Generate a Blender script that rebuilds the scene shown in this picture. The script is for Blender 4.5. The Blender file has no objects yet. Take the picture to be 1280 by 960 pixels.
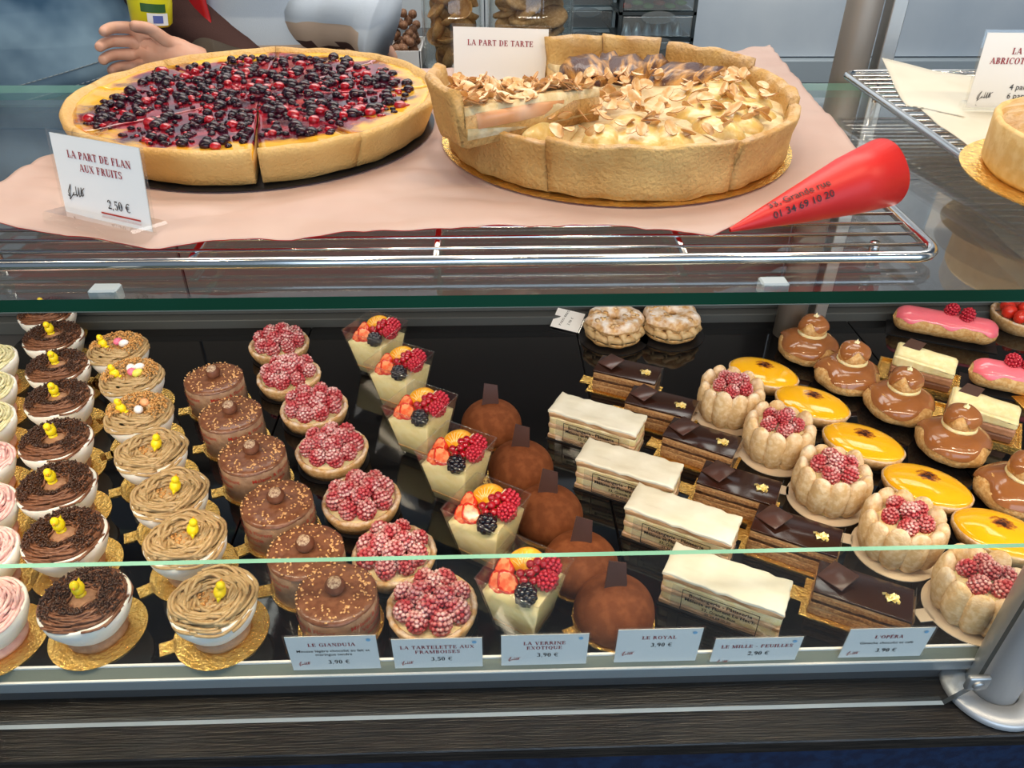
import bpy, bmesh, math, random
from math import pi, sin, cos, tan, radians as R, sqrt, atan2, hypot
from mathutils import Vector as V, Matrix, noise, Euler
RND = random.Random(7)
C = bpy.context.scene.collection
S = bpy.context.scene

# ------------------------------------------------------------------ camera
CAM = V((0, 0, .52)); FPX = 961.0
camd = bpy.data.cameras.new('camera'); camo = bpy.data.objects.new('camera', camd); C.objects.link(camo)
camd.sensor_width = 36; camd.lens = 36 * FPX / 1280; camd.clip_start = .01; camd.clip_end = 60
MR = Matrix.Rotation(R(-2.0), 4, 'Z') @ Matrix.Rotation(R(90 - 34), 4, 'X') @ Matrix.Rotation(R(.32), 4, 'Z')
camo.matrix_world = Matrix.Translation(CAM) @ MR
S.camera = camo

def ray(px, py): return MR.to_3x3() @ V(((px - 640) / FPX, (480 - py) / FPX, -1))
def at(px, py, z):                       # photo pixel -> point on the level plane z
    d = ray(px, py); return CAM + d * ((z - CAM.z) / d.z)
def atY(px, py, y):                      # photo pixel -> point on the upright plane at depth y
    d = ray(px, py); return CAM + d * (y / d.y)

# ------------------------------------------------------------------ light
w = bpy.data.worlds.new('world'); S.world = w; w.use_nodes = True
w.node_tree.nodes['Background'].inputs[0].default_value = (.62, .80, 1, 1)
w.node_tree.nodes['Background'].inputs[1].default_value = .27
def area(name, loc, size, power, col, rot=(0, 0, 0)):
    l = bpy.data.lights.new(name, 'AREA'); l.shape = 'RECTANGLE'; l.size, l.size_y = size
    l.energy = power; l.color = col
    o = bpy.data.objects.new(name, l); C.objects.link(o); o.location = loc; o.rotation_euler = rot
    return o
for i_ in range(11): area('case_spot', (-.95 + .19 * i_, .30, .86), (.022, .022), .64, (1, .82, .58), (R(12), 0, 0))
area('ceiling_light', (.1, .95, 1.45), (1.2, .25), 8, (1, .90, .74))
area('aisle_light', (.2, 1.5, 1.5), (2.2, .5), 22, (1, .96, .9))
area('shopfront_daylight', (.5, -1.5, .75), (2.6, 1.3), 32, (.60, .79, 1), (R(78), 0, R(10)))
area('shelf_light_strip', (0, .392, .3125), (2.2, .010), 5.0, (1, .84, .62), (R(32), 0, 0))
S.view_settings.view_transform = 'Standard'; S.view_settings.look = 'None'
S.view_settings.exposure = 0.0; S.view_settings.gamma = 1; S.view_settings.use_curve_mapping = False
S.cycles.use_denoising = True; S.cycles.max_bounces = 14; S.cycles.transparent_max_bounces = 24

# ------------------------------------------------------------------ materials
def mat(name, col, rough=.5, col2=None, ns=60, lo=.42, hi=.6, bump=0, bs=150, metal=0, coat=0, sss=0,
        dust=0, patch=0, trl=0, dustc=(.9, .86, .82), spec=.5, trans=0, ior=1.45, stretch=None, detail=3, dlo=.38, dhi=.62, dns=260):
    if ns >= 40 and stretch is None: ns *= 2.6
    if bs >= 80: bs *= 3.4
    m = bpy.data.materials.new(name); m.use_nodes = True; nt = m.node_tree; N = nt.nodes; L = nt.links
    b = N['Principled BSDF']; I = b.inputs
    I['Base Color'].default_value = (*col, 1); I['Roughness'].default_value = rough
    I['Metallic'].default_value = metal; I['Coat Weight'].default_value = coat; I['Coat Roughness'].default_value = .08
    I['Specular IOR Level'].default_value = spec; I['Transmission Weight'].default_value = trans; I['IOR'].default_value = ior
    if sss:
        I['Subsurface Weight'].default_value = sss; I['Subsurface Scale'].default_value = .004
        I['Subsurface Radius'].default_value = (1, .5, .3)
    tc = N.new('ShaderNodeTexCoord'); src = tc.outputs['Object']
    if stretch:
        mp = N.new('ShaderNodeMapping'); mp.inputs['Scale'].default_value = stretch; L.new(src, mp.inputs[0]); src = mp.outputs[0]
    cur = None
    if col2:
        n = N.new('ShaderNodeTexNoise'); n.inputs['Scale'].default_value = ns; n.inputs['Detail'].default_value = detail
        L.new(src, n.inputs['Vector'])
        r = N.new('ShaderNodeValToRGB'); e = r.color_ramp.elements
        e[0].position = lo; e[1].position = hi; e[0].color = (*col, 1); e[1].color = (*col2, 1)
        L.new(n.outputs[0], r.inputs[0]); cur = r.outputs[0]
    if dust:
        g = N.new('ShaderNodeNewGeometry'); sx = N.new('ShaderNodeSeparateXYZ'); L.new(g.outputs['Normal'], sx.inputs[0])
        n2 = N.new('ShaderNodeTexNoise'); n2.inputs['Scale'].default_value = dns; n2.inputs['Detail'].default_value = 4; L.new(src, n2.inputs['Vector'])
        mr = N.new('ShaderNodeMapRange'); mr.inputs[1].default_value = dlo; mr.inputs[2].default_value = dhi; L.new(n2.outputs[0], mr.inputs[0])
        mr2 = N.new('ShaderNodeMapRange'); mr2.inputs[1].default_value = .1; mr2.inputs[2].default_value = .9; L.new(sx.outputs[2], mr2.inputs[0])
        mu = N.new('ShaderNodeMath'); mu.operation = 'MULTIPLY'; L.new(mr.outputs[0], mu.inputs[0]); L.new(mr2.outputs[0], mu.inputs[1])
        mu2 = N.new('ShaderNodeMath'); mu2.operation = 'MULTIPLY'; mu2.inputs[1].default_value = dust; L.new(mu.outputs[0], mu2.inputs[0])
        if patch:
            n3 = N.new('ShaderNodeTexNoise'); n3.inputs['Scale'].default_value = patch; L.new(g.outputs['Position'], n3.inputs['Vector'])
            m3 = N.new('ShaderNodeMapRange'); m3.inputs[1].default_value = .40; m3.inputs[2].default_value = .60; m3.inputs[3].default_value = .12; L.new(n3.outputs[0], m3.inputs[0])
            m4 = N.new('ShaderNodeMath'); m4.operation = 'MULTIPLY'; L.new(mu2.outputs[0], m4.inputs[0]); L.new(m3.outputs[0], m4.inputs[1]); mu2 = m4
            mr2.inputs[1].default_value = -.35; mr2.inputs[2].default_value = .55
        mx = N.new('ShaderNodeMixRGB'); L.new(mu2.outputs[0], mx.inputs[0])
        if cur: L.new(cur, mx.inputs[1])
        else: mx.inputs[1].default_value = (*col, 1)
        mx.inputs[2].default_value = (*dustc, 1); cur = mx.outputs[0]
    if cur: L.new(cur, I['Base Color'])
    if bump:
        n = N.new('ShaderNodeTexNoise'); n.inputs['Scale'].default_value = bs; n.inputs['Detail'].default_value = 5
        L.new(src, n.inputs['Vector'])
        bn = N.new('ShaderNodeBump'); bn.inputs['Strength'].default_value = bump; bn.inputs['Distance'].default_value = .002
        L.new(n.outputs[0], bn.inputs['Height']); L.new(bn.outputs[0], I['Normal'])
    if trl:
        tb = N.new('ShaderNodeBsdfTranslucent'); tb.inputs[0].default_value = (*col, 1); ms = N.new('ShaderNodeMixShader'); ms.inputs[0].default_value = trl
        L.new(b.outputs[0], ms.inputs[1]); L.new(tb.outputs[0], ms.inputs[2]); L.new(ms.outputs[0], N['Material Output'].inputs[0])
    return m

def glassmat(name, tint=(1, 1, 1), f0=.045, rough=.02, haze=0, gcol=(1, 1, 1)):
    m = bpy.data.materials.new(name); m.use_nodes = True; nt = m.node_tree; N = nt.nodes; L = nt.links
    out = N['Material Output']; N.remove(N['Principled BSDF'])
    g = N.new('ShaderNodeNewGeometry'); d = N.new('ShaderNodeVectorMath'); d.operation = 'DOT_PRODUCT'
    L.new(g.outputs['Incoming'], d.inputs[0]); L.new(g.outputs['Normal'], d.inputs[1])
    def mth(op, a, b=None):
        n = N.new('ShaderNodeMath'); n.operation = op
        for i, x in enumerate((a, b)):
            if x is None: continue
            if isinstance(x, (int, float)): n.inputs[i].default_value = x
            else: L.new(x, n.inputs[i])
        return n.outputs[0]
    c = mth('ABSOLUTE', d.outputs['Value']); p = mth('POWER', mth('SUBTRACT', 1, c), 5)
    fac = mth('ADD', mth('MULTIPLY', p, 1 - f0), f0)
    t = N.new('ShaderNodeBsdfTransparent'); t.inputs[0].default_value = (*tint, 1)
    gl = N.new('ShaderNodeBsdfGlossy'); gl.inputs['Roughness'].default_value = rough; gl.inputs[0].default_value = (*gcol, 1)
    base = t.outputs[0]
    if haze:
        df = N.new('ShaderNodeBsdfDiffuse'); df.inputs[0].default_value = (.9, .9, .88, 1)
        mh = N.new('ShaderNodeMixShader'); mh.inputs[0].default_value = haze; L.new(base, mh.inputs[1]); L.new(df.outputs[0], mh.inputs[2]); base = mh.outputs[0]
    mx = N.new('ShaderNodeMixShader'); L.new(fac, mx.inputs[0]); L.new(base, mx.inputs[1]); L.new(gl.outputs[0], mx.inputs[2])
    L.new(mx.outputs[0], out.inputs[0]); return m

MT = dict(
 glass=glassmat('clear_glass', (.97, .985, .975), .05),
 plast=glassmat('clear_plastic', (.98, .98, .97), .05, .04, .008),
 acet=glassmat('acetate_film', (.97, .97, .96), .06, .08, .04),
 gedge=mat('green_glass_edge', (.002, .036, .014), .25, spec=.4, col2=(.003, .05, .024), ns=6),
 gedge2=mat('pale_glass_edge', (.16, .36, .27), .25, col2=(.22, .46, .36), ns=8),
 tray=mat('black_gloss_tray', (.004, .004, .005), .06, spec=.5),
 seam=mat('tray_seam', (.06, .06, .065), .3),
 alu=mat('brushed_aluminium', (.50, .50, .49), .42, metal=.9),
 postm=mat('taupe_post', (.30, .27, .24), .5, metal=.4),
 alup=mat('satin_aluminium', (.42, .46, .50), .42, metal=.6),
 rail=mat('pale_rail', (.15, .17, .14), .6),
 chrome=mat('chrome_wire', (.78, .77, .76), .14, metal=1),
 wood=mat('black_oak', (.008, .0065, .0055), .28, (.040, .030, .022), 30, .45, .75, .35, 60, stretch=(.6, 14, 14), spec=.5),
 navy=mat('navy_panel', (.004, .010, .035), .55, (.006, .02, .06), 40, bump=.1, bs=300),
 gold=mat('gold_card', (.95, .64, .20), .27, (.86, .52, .12), 60, .4, .65, .7, 110, metal=.9),
 goldw=mat('pale_card', (.72, .58, .42), .5, bump=.1, bs=100),
 cardblk=mat('black_card', (.01, .01, .012), .3),
 mering=mat('white_meringue', (.86, .83, .76), .55, (.90, .88, .84), 30, bump=.12, bs=120, sss=.15),
 mpink=mat('pink_meringue', (.72, .36, .30), .55, (.80, .46, .38), 60, sss=.1),
 pinkcr=mat('pink_cream', (.80, .46, .44), .42, (.86, .58, .54), 60, sss=.15),
 pistcr=mat('pale_green_cream', (.66, .60, .34), .42, (.76, .70, .46), 60, sss=.15),
 chocr=mat('chocolate_cream', (.16, .062, .030), .38, (.24, .10, .05), 90, sss=.05),
 chovm=mat('dark_vermicelli', (.035, .014, .008), .35, (.075, .030, .016), 200),
 chobis=mat('cocoa_biscuit', (.34, .17, .09), .6, (.42, .23, .13), 80, bump=.3),
 chest=mat('chestnut_cream', (.42, .275, .125), .42, (.52, .36, .185), 60, sss=.12),
 caram=mat('caramel_crumb', (.50, .23, .06), .4, (.66, .37, .13), 120),
 yellow=mat('yellow_sugar', (.90, .68, .01), .35, sss=.15),
 eggw=mat('white_sugar_egg', (.88, .85, .84), .3), eggp=mat('pink_sugar_egg', (.85, .18, .30), .3),
 eggy=mat('yellow_sugar_egg', (.78, .75, .12), .3), eggo=mat('orange_sugar_egg', (.85, .42, .20), .3),
 gian=mat('milk_chocolate_glaze', (.155, .055, .026), .28, (.22, .088, .044), 60, bump=.25, bs=90, coat=.25),
 giside=mat('gianduja_mousse', (.33, .18, .10), .45, (.42, .25, .15), 50, bump=.1),
 nut=mat('chopped_nut', (.72, .42, .19), .45, (.62, .31, .11), 200),
 hazel=mat('hazelnut_skin', (.13, .042, .022), .4, (.22, .09, .05), 50, stretch=(1, 1, .15)),
 hazc=mat('hazelnut_crown', (.50, .36, .24), .7, (.22, .11, .07), 200),
 redink=mat('red_ink', (.42, .03, .02), .5), dred=mat('dark_red_ink', (.30, .004, .02), .5), black=mat('black_ink', (.015, .012, .015), .5),
 shell=mat('shortcrust', (.58, .32, .12), .65, (.70, .46, .22), 90, bump=.5, bs=220, dust=.55, dns=150),
 cust=mat('custard_cream', (.80, .66, .34), .35, (.85, .74, .46), 60, sss=.2),
 rasp=mat('raspberry', (.42, .012, .028), .3, (.58, .03, .06), 120, sss=.12, coat=.2),
 raspd=mat('sugared_raspberry', (.40, .010, .024), .4, (.52, .03, .05), 120, sss=.08, dust=.85, dustc=(.86, .68, .66), dns=260, dlo=.30, dhi=.62, patch=75),
 blackb=mat('blackberry', (.006, .004, .009), .10, spec=.9, coat=.3),
 redc=mat('redcurrant', (.30, .003, .009), .05, (.42, .006, .014), 120, coat=.5, spec=.7),
 mand=mat('mandarin', (.88, .36, .01), .22, (.92, .55, .06), 160, .45, .68, sss=.2, coat=.4, stretch=(1, 1, .25)),
 pith=mat('mandarin_pith', (.92, .70, .35), .5),
 straw=mat('strawberry_skin', (.62, .03, .015), .25, coat=.4, sss=.15), strawi=mat('strawberry_flesh', (.80, .12, .04), .3, (.86, .32, .14), 70, sss=.1, coat=.3),
 cream=mat('verrine_cream', (.80, .68, .34), .4, (.84, .74, .42), 40, sss=.15),
 bisc=mat('sponge', (.58, .34, .12), .8, (.72, .48, .20), 200, bump=.6, bs=300),
 cocoa=mat('cocoa_dust', (.15, .044, .015), .85, (.20, .062, .022), 40, bump=.10, bs=200, spec=.2),
 choc=mat('dark_chocolate', (.060, .026, .020), .28, (.085, .038, .030), 20, spec=.6),
 glaze=mat('dark_glaze', (.030, .011, .007), .16, coat=.3),
 coffee=mat('coffee_cream', (.50, .27, .11), .5, (.60, .36, .17), 90, bump=.2), gan=mat('ganache', (.05, .02, .011), .4, (.10, .045, .02), 90, bump=.3, bs=200),
 opbis=mat('coffee_sponge', (.30, .14, .055), .8, (.46, .25, .10), 160, bump=.6, bs=260),
 leaf=mat('gold_leaf', (.90, .68, .20), .28, (.95, .85, .45), 200, metal=.6, bump=.4),
 ice=mat('white_icing', (.70, .66, .53), .6, (.78, .75, .64), 22, bump=.35, bs=70),
 puff=mat('puff_pastry', (.46, .24, .10), .7, (.72, .46, .25), 110, .4, .6, .8, 260, stretch=(.4, .4, 3), dust=.4),
 lady=mat('ladyfinger', (.66, .43, .20), .8, (.78, .58, .34), 80, bump=.45, bs=180, dust=.45, dns=90),
 choux=mat('choux', (.58, .31, .10), .62, (.72, .47, .21), 90, bump=.6, bs=130),
 carg=mat('caramel_glaze', (.29, .105, .032), .14, (.36, .14, .048), 20, coat=.5),
 pinki=mat('pink_icing', (.86, .17, .22), .16, coat=.4, sss=.1),
 tri1=mat('milk_mousse', (.36, .17, .09), .5, (.42, .21, .12), 80), tri2=mat('dark_mousse', (.16, .065, .035), .5), tri3=mat('white_mousse', (.78, .66, .34), .45, (.84, .74, .44), 60, sss=.15),
 pink=mat('pink_paper', (.66, .49, .43), .6, (.70, .54, .48), 14, bump=.35, bs=24, trl=.3), red=mat('red_paper', (.60, .014, .016), .42, (.66, .03, .022), 10, bump=.06, bs=40, trl=.5),
 conered=mat('red_cone_paper', (.62, .014, .014), .42, (.68, .025, .018), 10, bump=.06, bs=40),
 creamp=mat('cream_paper', (.64, .60, .50), .6, (.70, .66, .56), 14, bump=.12, bs=30),
 white=mat('white_card', (.84, .83, .81), .55), crust=mat('tart_crust', (.56, .30, .075), .65, (.70, .45, .16), 18, .34, .70, .7, 150, dust=.08),
 crustd=mat('baked_crust', (.44, .22, .055), .75, (.64, .40, .14), 24, .34, .68, 1, 110, dust=.22, dns=80),
 apple=mat('pear_slice', (.68, .46, .14), .28, (.76, .58, .26), 50, sss=.25, coat=.35, bump=.15),
 burnt=mat('browned_pear', (.62, .30, .07), .35, (.07, .018, .008), 55, .34, .52, .5, 140, coat=.3, stretch=(.5, 2.4, 1)),
 almond=mat('almond_flake', (.62, .33, .11), .5, (.76, .52, .26), 40, dust=.25, dns=120), almskin=mat('almond_edge', (.42, .18, .06), .6),
 blueb=mat('blueberry', (.008, .004, .009), .16, (.04, .004, .012), 60, spec=.45), cust2=mat('yellow_flan', (.86, .46, .02), .3, (.80, .36, .015), 30, coat=.3, bump=.15, bs=60),
 wall=mat('marble_tile', (.46, .53, .60), .35, (.64, .69, .73), 3, .35, .7, detail=6), trim=mat('wall_trim', (.36, .42, .46), .4), ceil=mat('ceiling_paint', (.26, .31, .37), .8),
 floor=mat('floor_tile', (.10, .09, .085), .5, (.14, .13, .12), 4), steel=mat('dark_worktop', (.045, .05, .055), .25),
 denim=mat('denim', (.045, .11, .19), .85, (.22, .34, .45), 9, .40, .66, .4, 900), stitch=mat('denim_stitch', (.30, .36, .40), .8), 
 knitw=mat('white_knit', (.50, .56, .64), .9, bump=.3, bs=300), knitb=mat('beige_knit', (.50, .38, .30), .9, bump=.3, bs=300), knitd=mat('brown_knit', (.065, .028, .024), .9, bump=.3, bs=300),
 cuff=mat('olive_cuff', (.050, .036, .024), .9, bump=.3, bs=400), apron=mat('red_fabric', (.50, .008, .010), .45), skin=mat('skin', (.62, .32, .22), .5, (.68, .38, .27), 30, sss=.15),
 trouser=mat('dark_trouser', (.012, .012, .014), .9), hair=mat('dark_hair', (.02, .012, .008), .6), bottle=mat('yellow_bottle', (.80, .72, .02), .3), green=mat('green_cap', (.04, .12, .03), .4), blue=mat('blue_label', (.10, .14, .40), .5),
 cookie=mat('cookie', (.42, .23, .09), .75, (.55, .34, .16), 60, bump=.6), chip=mat('cookie_shell', (.50, .24, .07), .6, (.62, .34, .12), 50), truf=mat('brown_nut', (.22, .10, .05), .6, (.34, .18, .10), 80),
 dframe=mat('dark_plastic', (.025, .035, .040), .4), lframe=mat('grey_plastic', (.30, .38, .42), .4), dfront=glassmat('smoky_drawer', (.72, .80, .84), .06, .15, .10), gtoy=mat('green_sugar', (.10, .35, .08), .5), rtoy=mat('red_sugar', (.5, .05, .03), .5),
 silver=mat('steel_nozzle', (.6, .65, .7), .3, metal=.6), chick_b=mat('orange_beak', (.85, .30, .02), .4), greyr=mat('grey_frame', (.07, .075, .075), .45), reardoor=mat('rear_door', (.10, .095, .09), .3),
)
# lemon glaze with a browned spot of its own
def lemonmat():
    m = mat('lemon_glaze', (.90, .46, .008), .10, coat=.6, sss=.15, bump=.12, bs=60); N = m.node_tree.nodes; L = m.node_tree.links
    tc = N.new('ShaderNodeTexCoord'); n = N.new('ShaderNodeTexNoise'); n.inputs['Scale'].default_value = 220; L.new(tc.outputs['Object'], n.inputs['Vector'])
    s = N.new('ShaderNodeVectorMath'); s.operation = 'SUBTRACT'; s.inputs[1].default_value = (-.002, .006, .02); L.new(tc.outputs['Object'], s.inputs[0])
    sc = N.new('ShaderNodeVectorMath'); sc.operation = 'MULTIPLY'; sc.inputs[1].default_value = (1, 1.3, .3); L.new(s.outputs[0], sc.inputs[0])
    le = N.new('ShaderNodeVectorMath'); le.operation = 'LENGTH'; L.new(sc.outputs[0], le.inputs[0])
    ad = N.new('ShaderNodeMath'); ad.operation = 'MULTIPLY_ADD'; ad.inputs[1].default_value = .016; L.new(n.outputs[0], ad.inputs[0]); L.new(le.outputs['Value'], ad.inputs[2])
    r = N.new('ShaderNodeValToRGB'); e = r.color_ramp.elements; e[0].position = .0125; e[1].position = .0185
    e[0].color = (.05, .012, .004, 1); e[1].color = (.90, .46, .008, 1); e2 = r.color_ramp.elements.new(.0155); e2.color = (.35, .09, .01, 1)
    L.new(ad.outputs[0], r.inputs[0]); L.new(r.outputs[0], N['Principled BSDF'].inputs['Base Color']); return m
MT['tcust'] = mat('baked_custard', (.62, .45, .22), .45, (.74, .60, .36), 40, bump=.4, bs=90, sss=.1)
MT['peach'] = mat('peach_flesh', (.72, .33, .14), .4, (.72, .50, .36), 20, sss=.2, coat=.2)
MT['lemon'] = lemonmat(); MT['trimw'] = mat('polished_glass_edge', (.62, .66, .66), .3); MT['flange'] = mat('satin_flange', (.60, .61, .62), .4, metal=.45)
# berry flan top: crimson glaze bleeding into the yellow custard towards the rim
def flanmat():
    m = mat('berry_flan_top', (.2, .01, .02), .10, coat=.7, bump=.5, bs=70); N = m.node_tree.nodes; L = m.node_tree.links
    tc = N.new('ShaderNodeTexCoord'); src = tc.outputs['Object']
    n = N.new('ShaderNodeTexNoise'); n.inputs['Scale'].default_value = 22; n.inputs['Detail'].default_value = 4; L.new(src, n.inputs['Vector'])
    sc = N.new('ShaderNodeVectorMath'); sc.operation = 'MULTIPLY'; sc.inputs[1].default_value = (1, 1, 0); L.new(src, sc.inputs[0])
    le = N.new('ShaderNodeVectorMath'); le.operation = 'LENGTH'; L.new(sc.outputs[0], le.inputs[0])
    ad = N.new('ShaderNodeMath'); ad.operation = 'MULTIPLY_ADD'; ad.inputs[1].default_value = .11; L.new(n.outputs[0], ad.inputs[0]); L.new(le.outputs['Value'], ad.inputs[2])
    r = N.new('ShaderNodeValToRGB'); e = r.color_ramp.elements; e[0].position = .168; e[1].position = .180; e[0].color = (0, 0, 0, 1); e[1].color = (1, 1, 1, 1); L.new(ad.outputs[0], r.inputs[0])
    n2 = N.new('ShaderNodeTexNoise'); n2.inputs['Scale'].default_value = 48; n2.inputs['Detail'].default_value = 4; L.new(src, n2.inputs['Vector'])
    r2 = N.new('ShaderNodeValToRGB'); e = r2.color_ramp.elements; e[0].position = .40; e[1].position = .66; e[0].color = (.045, .004, .016, 1); e[1].color = (.40, .012, .022, 1); L.new(n2.outputs[0], r2.inputs[0])
    mx = N.new('ShaderNodeMixRGB'); L.new(r.outputs[0], mx.inputs[0]); L.new(r2.outputs[0], mx.inputs[1]); mx.inputs[2].default_value = (.86, .46, .025, 1)
    L.new(mx.outputs[0], N['Principled BSDF'].inputs['Base Color']); return m
MT['flan'] = flanmat()

# ------------------------------------------------------------------ geometry helpers: every shape is (verts, faces)
def xf(vf, M): return ([M @ V(p) for p in vf[0]], vf[1])
def TR(x=0, y=0, z=0, rx=0, ry=0, rz=0, s=1):
    sv = (s, s, s) if isinstance(s, (int, float)) else s
    return Matrix.Translation((x, y, z)) @ Euler((rx, ry, rz)).to_matrix().to_4x4() @ Matrix.Diagonal((*sv, 1))
def _bm(bm):
    bm.verts.ensure_lookup_table(); v = [x.co.copy() for x in bm.verts]; f = [[q.index for q in p.verts] for p in bm.faces]; bm.free(); return (v, f)
_ico = {}
def ico(sub=1, r=1):
    if sub not in _ico:
        bm = bmesh.new(); bmesh.ops.create_icosphere(bm, subdivisions=sub, radius=1); _ico[sub] = _bm(bm)
    v, f = _ico[sub]; return ([p * r for p in v], f)
def box(sx, sy, sz, bev=0, seg=1, c=(0, 0, 0)):        # centred box
    bm = bmesh.new(); bmesh.ops.create_cube(bm, size=1, matrix=Matrix.Diagonal((sx, sy, sz, 1)))
    if bev: bmesh.ops.bevel(bm, geom=list(bm.edges), offset=bev, segments=seg, affect='EDGES', profile=.5)
    bmesh.ops.translate(bm, vec=c, verts=list(bm.verts)); return _bm(bm)
def boxb(x0, x1, y0, y1, z0, z1, bev=0): return box(x1 - x0, y1 - y0, z1 - z0, bev, 1, ((x0 + x1) / 2, (y0 + y1) / 2, (z0 + z1) / 2))
def dbox(sx, sy, sz, n, amp, sc, seed, c=(0, 0, 0)):   # box cut into cells and roughened
    bm = bmesh.new(); bmesh.ops.create_cube(bm, size=1, matrix=Matrix.Diagonal((sx, sy, sz, 1)))
    bmesh.ops.bevel(bm, geom=list(bm.edges), offset=min(sx, sy, sz) * .18, segments=1, affect='EDGES')
    bmesh.ops.subdivide_edges(bm, edges=list(bm.edges), cuts=n, use_grid_fill=True)
    bmesh.ops.translate(bm, vec=c, verts=list(bm.verts)); return disp(_bm(bm), amp, sc, seed)
def disp(vf, amp, sc, seed=0):
    o = V((seed * 3.7, seed * 1.3, seed * 2.1)); out = []
    for p in vf[0]: out.append(V(p) + noise.noise_vector(V(p) * sc + o) * amp)
    return (out, vf[1])
def lathe(prof, n=32, rf=None):
    v, f, rings = [], [], []
    for r, z in prof:
        if r < 1e-6: rings.append([len(v)]); v.append(V((0, 0, z)))
        else:
            rings.append(list(range(len(v), len(v) + n)))
            for k in range(n):
                a = 2 * pi * k / n; q = r * (rf(a, r, z) if rf else 1); v.append(V((q * cos(a), q * sin(a), z)))
    for A, B in zip(rings, rings[1:]):
        if len(A) == 1 and len(B) == 1: continue
        for k in range(n):
            k2 = (k + 1) % n
            if len(A) == 1: f.append([A[0], B[k2], B[k]])
            elif len(B) == 1: f.append([A[k], A[k2], B[0]])
            else: f.append([A[k], A[k2], B[k2], B[k]])
    return (v, f)
def tube(path, r, n=6, closed=False):
    v, f = [], []; P = [V(p) for p in path]; m = len(P); up = V((0, 0, 1)); rr = r if callable(r) else (lambda t: r)
    for i, p in enumerate(P):
        d = (P[(i + 1) % m] - P[i - 1]) if closed else (P[min(i + 1, m - 1)] - P[max(i - 1, 0)])
        d = d.normalized() if d.length > 1e-9 else V((1, 0, 0))
        u = d.cross(up if abs(d.z) < .95 else V((1, 0, 0))).normalized(); q = u.cross(d)
        for k in range(n):
            a = 2 * pi * k / n; v.append(p + (u * cos(a) + q * sin(a)) * rr(i / max(1, m - 1)))
    for i in range(m if closed else m - 1):
        for k in range(n):
            a, b = i * n + k, i * n + (k + 1) % n; j = (i + 1) % m; f.append([a, b, j * n + (k + 1) % n, j * n + k])
    if not closed: f.append(list(range(n))[::-1]); f.append(list(range((m - 1) * n, m * n)))
    return (v, f)
def sheet(P, th=.0004):       # P[i][j] grid of points -> thick sheet; faces 0..k top, rest under
    n, m = len(P), len(P[0]); v = [p for r in P for p in r] + [V(p) - V((0, 0, th)) for r in P for p in r]; ft, fb = [], []; o = n * m
    for i in range(n - 1):
        for j in range(m - 1):
            a, b, c, d = i * m + j, i * m + j + 1, (i + 1) * m + j + 1, (i + 1) * m + j
            ft.append([a, b, c, d]); fb.append([o + d, o + c, o + b, o + a])
    for j in range(m - 1): fb.append([j, o + j, o + j + 1, j + 1]); q = (n - 1) * m; fb.append([q + j + 1, o + q + j + 1, o + q + j, q + j])
    for i in range(n - 1): a, b = i * m, (i + 1) * m; fb.append([b, o + b, o + a, a]); fb.append([a + m - 1, o + a + m - 1, o + b + m - 1, b + m - 1])
    return v, ft, fb
def extr(poly, z0, z1):       # polygon (ccw) prism
    n = len(poly); v = [V((x, y, z0)) for x, y in poly] + [V((x, y, z1)) for x, y in poly]
    f = [list(range(n))[::-1], list(range(n, 2 * n))] + [[k, (k + 1) % n, n + (k + 1) % n, n + k] for k in range(n)]; return (v, f)

class G:
    def __init__(s): s.v, s.f, s.m = [], [], []
    def add(s, vf, M=None, mi=0):
        o = len(s.v); vv = vf[0] if M is None else [M @ V(p) for p in vf[0]]
        s.v += vv; s.f += [[i + o for i in q] for q in vf[1]]; s.m += [mi] * len(vf[1]); return s
    def obj(s, name, mats, parent=None, smooth=True, kind=None):
        me = bpy.data.meshes.new(name); me.from_pydata([tuple(p) for p in s.v], [], s.f)
        for x in (mats if isinstance(mats, (list, tuple)) else [mats]): me.materials.append(MT[x])
        if any(s.m): me.polygons.foreach_set('material_index', s.m)
        if smooth: me.polygons.foreach_set('use_smooth', [True] * len(me.polygons))
        me.update(); o = bpy.data.objects.new(name, me); C.objects.link(o)
        if parent: o.parent = parent
        if kind: o['kind'] = kind
        return o
def ob(name, vf, m, parent=None, smooth=True, kind=None): return G().add(vf).obj(name, m, parent, smooth, kind)
def tag(o, label=None, cat=None, group=None, kind=None):
    if label: o['label'] = label
    if cat: o['category'] = cat
    if group: o['group'] = group
    if kind: o['kind'] = kind
    return o
def thing(name, label=None, cat=None, loc=(0, 0, 0), rz=0, group=None):
    o = bpy.data.objects.new(name, None); C.objects.link(o); o.empty_display_size = .01; o.location = loc; o.rotation_euler = (0, 0, rz)
    return tag(o, label, cat, group)
def inst(src, name, parent, M):        # a piece sharing src's mesh
    o = bpy.data.objects.new(name, src.data if hasattr(src, 'data') else src); C.objects.link(o); o.parent = parent
    o.matrix_local = M; return o
KIDS = {}
def dup(root, loc, rz=0, label=None):
    def cp(o, par):
        c = o.copy(); C.objects.link(c); c.parent = par
        for ch in o.children: cp(ch, c)
        return c
    kids = list(root.children); r = root.copy(); C.objects.link(r); r.location = loc; r.rotation_euler = (0, 0, rz)
    if label: r['label'] = label
    for ch in kids: cp(ch, r)
    return r
def mesh_only(vf, mats, smooth=True, name='piece', gm=None):   # data block to share
    g = gm or G().add(vf); o = g.obj(name, mats, None, smooth); me = o.data; bpy.data.objects.remove(o); return me
def struct(name, vf, m, smooth=False): return tag(ob(name, vf, m, None, smooth), kind='structure')

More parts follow.
